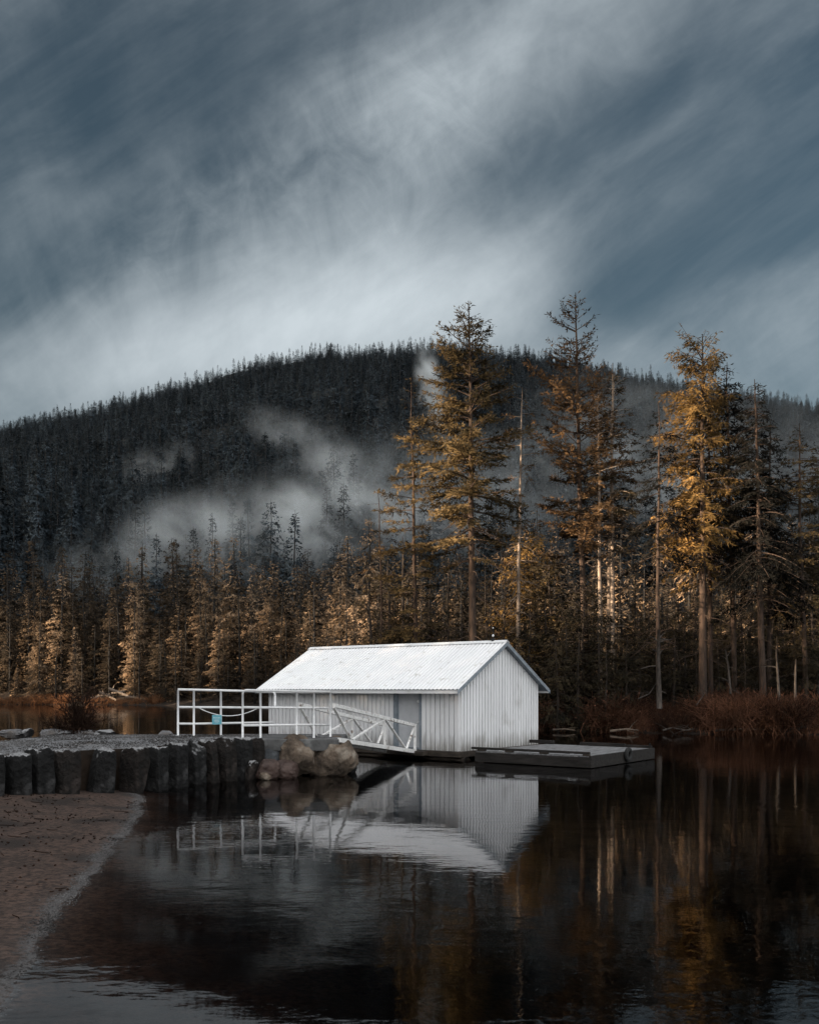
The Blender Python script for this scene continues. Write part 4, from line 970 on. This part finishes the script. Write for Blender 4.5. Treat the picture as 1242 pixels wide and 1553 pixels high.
for (a, b, zz, ww, hh_) in ((.25,1.3,.47,.13,.12),(2.4,4.2,.45,.13,.12),(4.25,X1,.44,.12,.08)):
    mb = MB(); mb.beam((a,Y1-.08,zz),(b,Y1-.08,zz),ww,hh_); part('bull_rail', mb, 'dock_wood', dock, False, .01)
mb = MB()
R_, r_ = .17, .075
for i in range(20):
    for j in range(8):
        a = 2*PI*i/20; b = 2*PI*j/8; mb.v.append((X1+.15+r_*math.sin(b), Y1*.47+.015+(R_+r_*math.cos(b))*math.cos(a), .30+(R_+r_*math.cos(b))*math.sin(a)))
for i in range(20):
    for j in range(8):
        mb.f.append((i*8+j, ((i+1)%20)*8+j, ((i+1)%20)*8+(j+1)%8, i*8+(j+1)%8))
part('tyre_fender', mb, 'rubber', dock, True)
for yy in (.2, 2.0, 4.0):
    mb = MB(); mb.tube([(X0+.05,yy,-.1),(X1-.05,yy,-.1)], .22, 12); part('float_log', mb, 'wet_wood', dock, True)
for (cx_, cy_) in ((1.6,Y0+.55),(4.3,Y0+.55)):
    mb = MB(); mb.box(cx_-.05,cx_+.05,cy_-.03,cy_+.03,.386,.43); mb.tube([(cx_-.14,cy_,.445),(cx_+.14,cy_,.445)], .018, 8); part('cleat', mb, 'galv', dock)
mb = MB(); mb.tube([(X1-.06,Y1-.1,.38),(X1-.06,Y1-.1,.56)], .035, 8); part('cleat_post', mb, 'dock_wood', dock, True)

# ------------------------------------------------------------------ mist over the lower slope
def mist_mat():
    m, nt, out = newmat('mist')
    tc = N(nt, 'ShaderNodeTexCoord'); oi = N(nt, 'ShaderNodeObjectInfo')
    ln = N(nt, 'ShaderNodeVectorMath', operation='LENGTH'); L(nt, tc.outputs['Object'], ln.inputs[0])
    env = N(nt, 'ShaderNodeMapRange', interpolation_type='SMOOTHERSTEP'); env.inputs[1].default_value = 1; env.inputs[2].default_value = .25; L(nt, ln.outputs['Value'], env.inputs[0])
    g = N(nt, 'ShaderNodeNewGeometry')
    mp = N(nt, 'ShaderNodeMapping'); mp.inputs['Scale'].default_value = (.085,.040,.105); mp.inputs['Rotation'].default_value = (0,.6,0); L(nt, g.outputs['Position'], mp.inputs['Vector'])
    nz = N(nt, 'ShaderNodeTexNoise'); nz.inputs['Scale'].default_value = 1; nz.inputs['Detail'].default_value = 5; nz.inputs['Roughness'].default_value = .62; nz.inputs['Distortion'].default_value = .45; L(nt, mp.outputs[0], nz.inputs['Vector'])
    r = N(nt, 'ShaderNodeMapRange'); r.inputs[1].default_value = .40; r.inputs[2].default_value = .70; L(nt, nz.outputs['Fac'], r.inputs[0])
    mu = N(nt, 'ShaderNodeMath', operation='MULTIPLY'); L(nt, env.outputs[0], mu.inputs[0]); L(nt, r.outputs[0], mu.inputs[1])
    m2 = N(nt, 'ShaderNodeMath', operation='MULTIPLY'); L(nt, mu.outputs[0], m2.inputs[0])
    sp = N(nt, 'ShaderNodeSeparateColor'); L(nt, oi.outputs['Color'], sp.inputs[0])
    L(nt, sp.outputs[0], m2.inputs[1])
    pv = N(nt, 'ShaderNodeVolumePrincipled'); pv.inputs['Color'].default_value = (.86,.94,1,1); pv.inputs['Anisotropy'].default_value = .0
    L(nt, m2.outputs[0], pv.inputs['Density']); L(nt, pv.outputs[0], out.inputs['Volume'])
    m.cycles.volume_step_rate = 1.0 if hasattr(m.cycles, 'volume_step_rate') else 1
    return m
MM = mist_mat()
MIST = [ # u, v, Y, rx, ry, rz, tilt, density, label
    (370,815,226,50,26,19,-.16,.022,'long thin veil lying behind the far shore trees'),
    (500,785,238,36,26,22,-.3,.025,'pale veil behind the bare snag'),
    (165,862,219,26,22,10,-.35,.022,'low wisp at the dark end of the far shore woods'),
    (255,800,240,20,20,9,-.5,.026,'small wisp over the shore trees near the dead bush'),
    (310,808,236,20,20,9,.25,.026,'torn wisp in the middle of the long veil'),
    (400,785,244,24,20,10,-.2,.030,'bright streak along the top of the long veil'),
    (465,765,252,16,20,11,-.7,.030,'short steep wisp between the bright streak and the plume'),
    (522,735,300,13,22,24,-.42,.046,'brightest leaning plume on the mid slope'),
    (488,690,340,24,24,15,.55,.018,'curling wisp at the head of the plume'),
    (430,655,400,28,26,12,.35,.014,'faint wisp drifting above the plume'),
    (548,790,240,14,20,13,-.8,.036,'wisp at the foot of the plume beside the bare snag'),
    (655,598,520,11,24,36,-.2,.085,'narrow mist plume beside the tallest fir'),
    (665,650,480,14,26,20,.2,.045,'lower tail of the plume beside the tallest fir'),
    (690,770,250,46,34,28,0,.018,'mist veil behind the tallest fir'),
    (235,706,390,26,26,8,-.5,.024,'faint wisp on the dark slope over the dead bush'),
    (950,690,290,50,36,34,.2,.012,'thin mist behind the pale trunk cluster'),
    (1120,720,260,60,38,36,.0,.010,'thin mist behind the golden cedar')]
ico = MB(); ico.ball((0,0,0), 1, 20); ico_me = ico.mesh('mist', MM, True)
for (u, v, Y, rx, ry, rz, tl, dn, lab) in MIST:
    o = link('mist', ico_me); o.location = at(u, v, Y); o.scale = (rx, ry, rz); o.rotation_euler = (0, tl, 0); o.color = (dn*.80, 0, 0, 1)
    tag(o, lab, 'mist', 'mist on the mountainside', 'stuff')

# ------------------------------------------------------------------ unseen cloud bank, added to throw shadow on the mountain
SE = math.radians(10.0); SV = Vector((SX*math.cos(SE), SY*math.cos(SE), math.sin(SE)))
def ab_(a, b, z): return (-a*SX+b*SY, -a*SY-b*SX, z)
cm = MB(); cm.ball((0,0,0), 1, 72); V = np.array(cm.v)
V = V*(1+.03*np.array([mnoise.fractal(Vector(p)*2.6, 1, 2, 5) for p in V]))[:,None]
cm.v = [tuple(p) for p in V]
m, nt, out = newmat('cloud'); d_ = N(nt, 'ShaderNodeBsdfDiffuse'); d_.inputs['Color'].default_value = (.85,.86,.88,1); ct = N(nt, 'ShaderNodeBsdfTransparent'); cx = N(nt, 'ShaderNodeMixShader'); cx.inputs[0].default_value = .26; L(nt, d_.outputs[0], cx.inputs[1]); L(nt, ct.outputs[0], cx.inputs[2]); L(nt, cx.outputs[0], out.inputs['Surface'])
cl = link('cloud', cm.mesh('cloud', m, True)); cl.location = ab_(-1500, 560, 717.5); cl.scale = (220, 1500, 450); cl.rotation_euler = (0,0,math.atan2(-SY,-SX))
tag(cl, 'unseen cloud bank added to shade the mountain', 'cloud', kind='stuff')

# ------------------------------------------------------------------ sun, sky, camera
sun = bpy.data.lights.new('sun', 'SUN'); sun.energy = 5.0; sun.angle = math.radians(.5); sun.color = (1, .77, .54)
so = bpy.data.objects.new('sun', sun); C.objects.link(so); so.rotation_euler = SV.to_track_quat('Z', 'Y').to_euler()
W = bpy.data.worlds.new('World'); bpy.context.scene.world = W; W.use_nodes = True
nt = W.node_tree; nt.nodes.clear(); out = N(nt, 'ShaderNodeOutputWorld')
tc = N(nt, 'ShaderNodeTexCoord'); sx = N(nt, 'ShaderNodeSeparateXYZ'); L(nt, tc.outputs['Generated'], sx.inputs[0])
def mth(op, a, b=None, c=None, clamp=False):
    n = N(nt, 'ShaderNodeMath', operation=op); n.use_clamp = clamp
    for i, v in enumerate((a, b, c)):
        if v is None: continue
        if isinstance(v, (int, float)): n.inputs[i].default_value = v
        else: L(nt, v, n.inputs[i])
    return n.outputs[0]
X_, Y_, Z_ = sx.outputs
yc = mth('MAXIMUM', Y_, .12); A_ = mth('DIVIDE', X_, yc); B_ = mth('DIVIDE', Z_, yc)      # direction as slopes to the side and upward
zc = mth('ADD', mth('MAXIMUM', Z_, 0.0), .16); PX = mth('DIVIDE', X_, zc); PY = mth('DIVIDE', Y_, zc)   # the cloud sheet overhead
def wnoise(sx_, sy_, rot, detail, dist=0., rough=.55, off=0):
    cv = N(nt, 'ShaderNodeCombineXYZ'); L(nt, PX, cv.inputs[0]); L(nt, PY, cv.inputs[1])
    m1 = N(nt, 'ShaderNodeMapping'); m1.inputs['Rotation'].default_value = (0,0,rot); L(nt, cv.outputs[0], m1.inputs[0])
    m2 = N(nt, 'ShaderNodeMapping'); m2.inputs['Scale'].default_value = (sx_,sy_,1); m2.inputs['Location'].default_value = (off,off*.7,0); L(nt, m1.outputs[0], m2.inputs[0])
    n = N(nt, 'ShaderNodeTexNoise'); n.inputs['Scale'].default_value = 1; n.inputs['Detail'].default_value = detail; n.inputs['Distortion'].default_value = dist; n.inputs['Roughness'].default_value = rough
    L(nt, m2.outputs[0], n.inputs[0]); return mth('SUBTRACT', n.outputs['Fac'], .5)
def blob(u, v, s1, s2, ang, amp):
    """soft patch of thicker or thinner cloud around one direction"""
    a = mth('SUBTRACT', A_, (u-U0)/F); b = mth('SUBTRACT', B_, (V0-v)/F); c, s = math.cos(ang), math.sin(ang)
    p = mth('ADD', mth('MULTIPLY', a, c*F/s1), mth('MULTIPLY', b, s*F/s1)); q = mth('ADD', mth('MULTIPLY', a, -s*F/s2), mth('MULTIPLY', b, c*F/s2))
    r2 = mth('ADD', mth('MULTIPLY', p, p), mth('MULTIPLY', q, q))
    return mth('MULTIPLY', mth('POWER', 2.718, mth('MULTIPLY', r2, -1.0)), amp)
D = math.radians
terms = [blob(480,510,400,120,D(12),.48), blob(760,510,300,130,D(-14),.28), blob(600,260,420,110,D(36),.16), blob(800,60,300,110,D(25),.26), blob(560,160,110,60,D(30),.12),
         blob(300,325,150,50,D(30),.10), blob(60,110,280,140,D(10),-.20), blob(1190,310,380,75,D(33),-.24), blob(960,440,220,55,D(28),-.18), blob(1180,470,260,50,D(28),.10),
         blob(1010,190,330,26,D(37),.09), blob(150,395,300,60,D(24),-.10), blob(1230,560,260,70,D(15),.05), blob(60,560,260,80,D(10),.16), blob(860,230,170,90,D(35),-.10)]
base = .245
f_ = wnoise(1.5, .30, D(-12), 6, .5, .55, 3.1); g_ = wnoise(.55, .55, 0, 4, .8, .55, 1.7); h_ = wnoise(4.2, .9, D(-18), 5, .9, .6, 7.7); k_ = wnoise(3.2, 3.2, D(30), 6, 1.0, .6, 4.4)
def anoise(sx_, sy_, rot, detail, dist, off):
    cv = N(nt, 'ShaderNodeCombineXYZ'); L(nt, A_, cv.inputs[0]); L(nt, B_, cv.inputs[1])
    m1 = N(nt, 'ShaderNodeMapping'); m1.inputs['Rotation'].default_value = (0,0,rot); L(nt, cv.outputs[0], m1.inputs[0])
    m2 = N(nt, 'ShaderNodeMapping'); m2.inputs['Scale'].default_value = (sx_,sy_,1); m2.inputs['Location'].default_value = (off,off*.7,0); L(nt, m1.outputs[0], m2.inputs[0])
    n = N(nt, 'ShaderNodeTexNoise'); n.inputs['Scale'].default_value = 1; n.inputs['Detail'].default_value = detail; n.inputs['Distortion'].default_value = dist; n.inputs['Roughness'].default_value = .6
    L(nt, m2.outputs[0], n.inputs[0]); return mth('SUBTRACT', n.outputs['Fac'], .5)
f2 = wnoise(4.6, .42, D(-10), 6, .35, .6, 9.3); fine_ = anoise(5, 38, D(-34), 5, .25, 3.3)
puff = anoise(4.5, 7.5, D(-32), 7, .5, 2.2); wisp = anoise(16, 9, D(-20), 5, .7, 5.1); streak = anoise(3.0, 15, D(-33), 6, .3, 8.4)
band = mth('ADD', mth('ADD', blob(330,330,300,110,D(33),1.0), blob(640,200,260,150,D(33),1.0)), .22)
tot = mth('ADD', mth('MULTIPLY', f_, .34), base)
tot = mth('ADD', tot, mth('MULTIPLY', g_, .22)); tot = mth('ADD', tot, mth('MULTIPLY', h_, .20)); tot = mth('ADD', tot, mth('MULTIPLY', k_, .12))
tot = mth('ADD', tot, mth('MULTIPLY', puff, .50)); tot = mth('ADD', tot, mth('MULTIPLY', mth('MULTIPLY', wisp, band), .34)); tot = mth('ADD', tot, mth('MULTIPLY', streak, .20))
tot = mth('ADD', tot, mth('MULTIPLY', f2, .20)); tot = mth('ADD', tot, mth('MULTIPLY', fine_, .05))
for t_ in terms: tot = mth('ADD', tot, t_)
raw = mth('MULTIPLY', mth('SUBTRACT', tot, .10), 1.22)
sm = N(nt, 'ShaderNodeMath', operation='SMOOTH_MAX'); L(nt, raw, sm.inputs[0]); L(nt, mth('MULTIPLY_ADD', mth('ADD', mth('ADD', fine_, streak), f2), .22, .06), sm.inputs[1]); sm.inputs[2].default_value = .22
mask = mth('MAXIMUM', mth('MINIMUM', sm.outputs[0], 1.0), .01)
sky = N(nt, 'ShaderNodeTexSky', sky_type='NISHITA'); sky.sun_disc = False; sky.sun_elevation = SE; sky.sun_rotation = math.atan2(SX, SY) % (2*PI)
hs = N(nt, 'ShaderNodeHueSaturation'); hs.inputs['Saturation'].default_value = .75; L(nt, sky.outputs[0], hs.inputs['Color'])
bg1 = N(nt, 'ShaderNodeBackground'); bg1.inputs['Strength'].default_value = .0142; tn = N(nt, 'ShaderNodeMix', data_type='RGBA', blend_type='MULTIPLY'); tn.inputs['Factor'].default_value = 1; tn.inputs['B'].default_value = (.76,.95,1.0,1); L(nt, hs.outputs[0], tn.inputs['A']); L(nt, tn.outputs['Result'], bg1.inputs[0])
# clouds boosted overhead and behind the photographer, added to brighten roof and gable
dt = N(nt, 'ShaderNodeVectorMath', operation='DOT_PRODUCT'); L(nt, tc.outputs['Generated'], dt.inputs[0]); dt.inputs[1].default_value = Vector((.12,-.74,.66)).normalized()
br = N(nt, 'ShaderNodeMapRange', interpolation_type='SMOOTHSTEP'); br.inputs[1].default_value = .05; br.inputs[2].default_value = .9; br.inputs[3].default_value = 1.0; br.inputs[4].default_value = 21; L(nt, dt.outputs['Value'], br.inputs[0])
bg2 = N(nt, 'ShaderNodeBackground'); bc = N(nt, 'ShaderNodeMix', data_type='RGBA'); bc.inputs['A'].default_value = (.142,.158,.168,1); bc.inputs['B'].default_value = (.150,.149,.148,1); cf = mth('MULTIPLY', mth('SUBTRACT', br.outputs[0], 1.0), .20, clamp=True); L(nt, cf, bc.inputs['Factor']); L(nt, bc.outputs['Result'], bg2.inputs['Color']); L(nt, br.outputs[0], bg2.inputs['Strength'])
mxs_ = N(nt, 'ShaderNodeMixShader'); L(nt, mth('POWER', mask, 1.25), mxs_.inputs[0]); L(nt, bg1.outputs[0], mxs_.inputs[1]); L(nt, bg2.outputs[0], mxs_.inputs[2]); L(nt, mxs_.outputs[0], out.inputs[0])

cam = bpy.data.cameras.new('camera'); co = bpy.data.objects.new('camera', cam); C.objects.link(co)
co.location = (0,0,HC); co.rotation_euler = (PI/2,0,0)
cam.sensor_width = 36; cam.sensor_fit = 'HORIZONTAL'; cam.lens = 36*F/1242; cam.shift_y = (V0-776.5)/1242
cam.clip_start = .1; cam.clip_end = 6000
sc = bpy.context.scene; sc.camera = co
sc.view_settings.view_transform = 'Standard'; sc.view_settings.look = 'None'; sc.view_settings.exposure = 2.1; sc.view_settings.gamma = 1
cy = sc.cycles
cy.max_bounces = 6; cy.diffuse_bounces = 2; cy.glossy_bounces = 3; cy.transmission_bounces = 4; cy.transparent_max_bounces = 12; cy.volume_bounces = 1
cy.volume_step_rate = 1.0; cy.use_adaptive_sampling = True
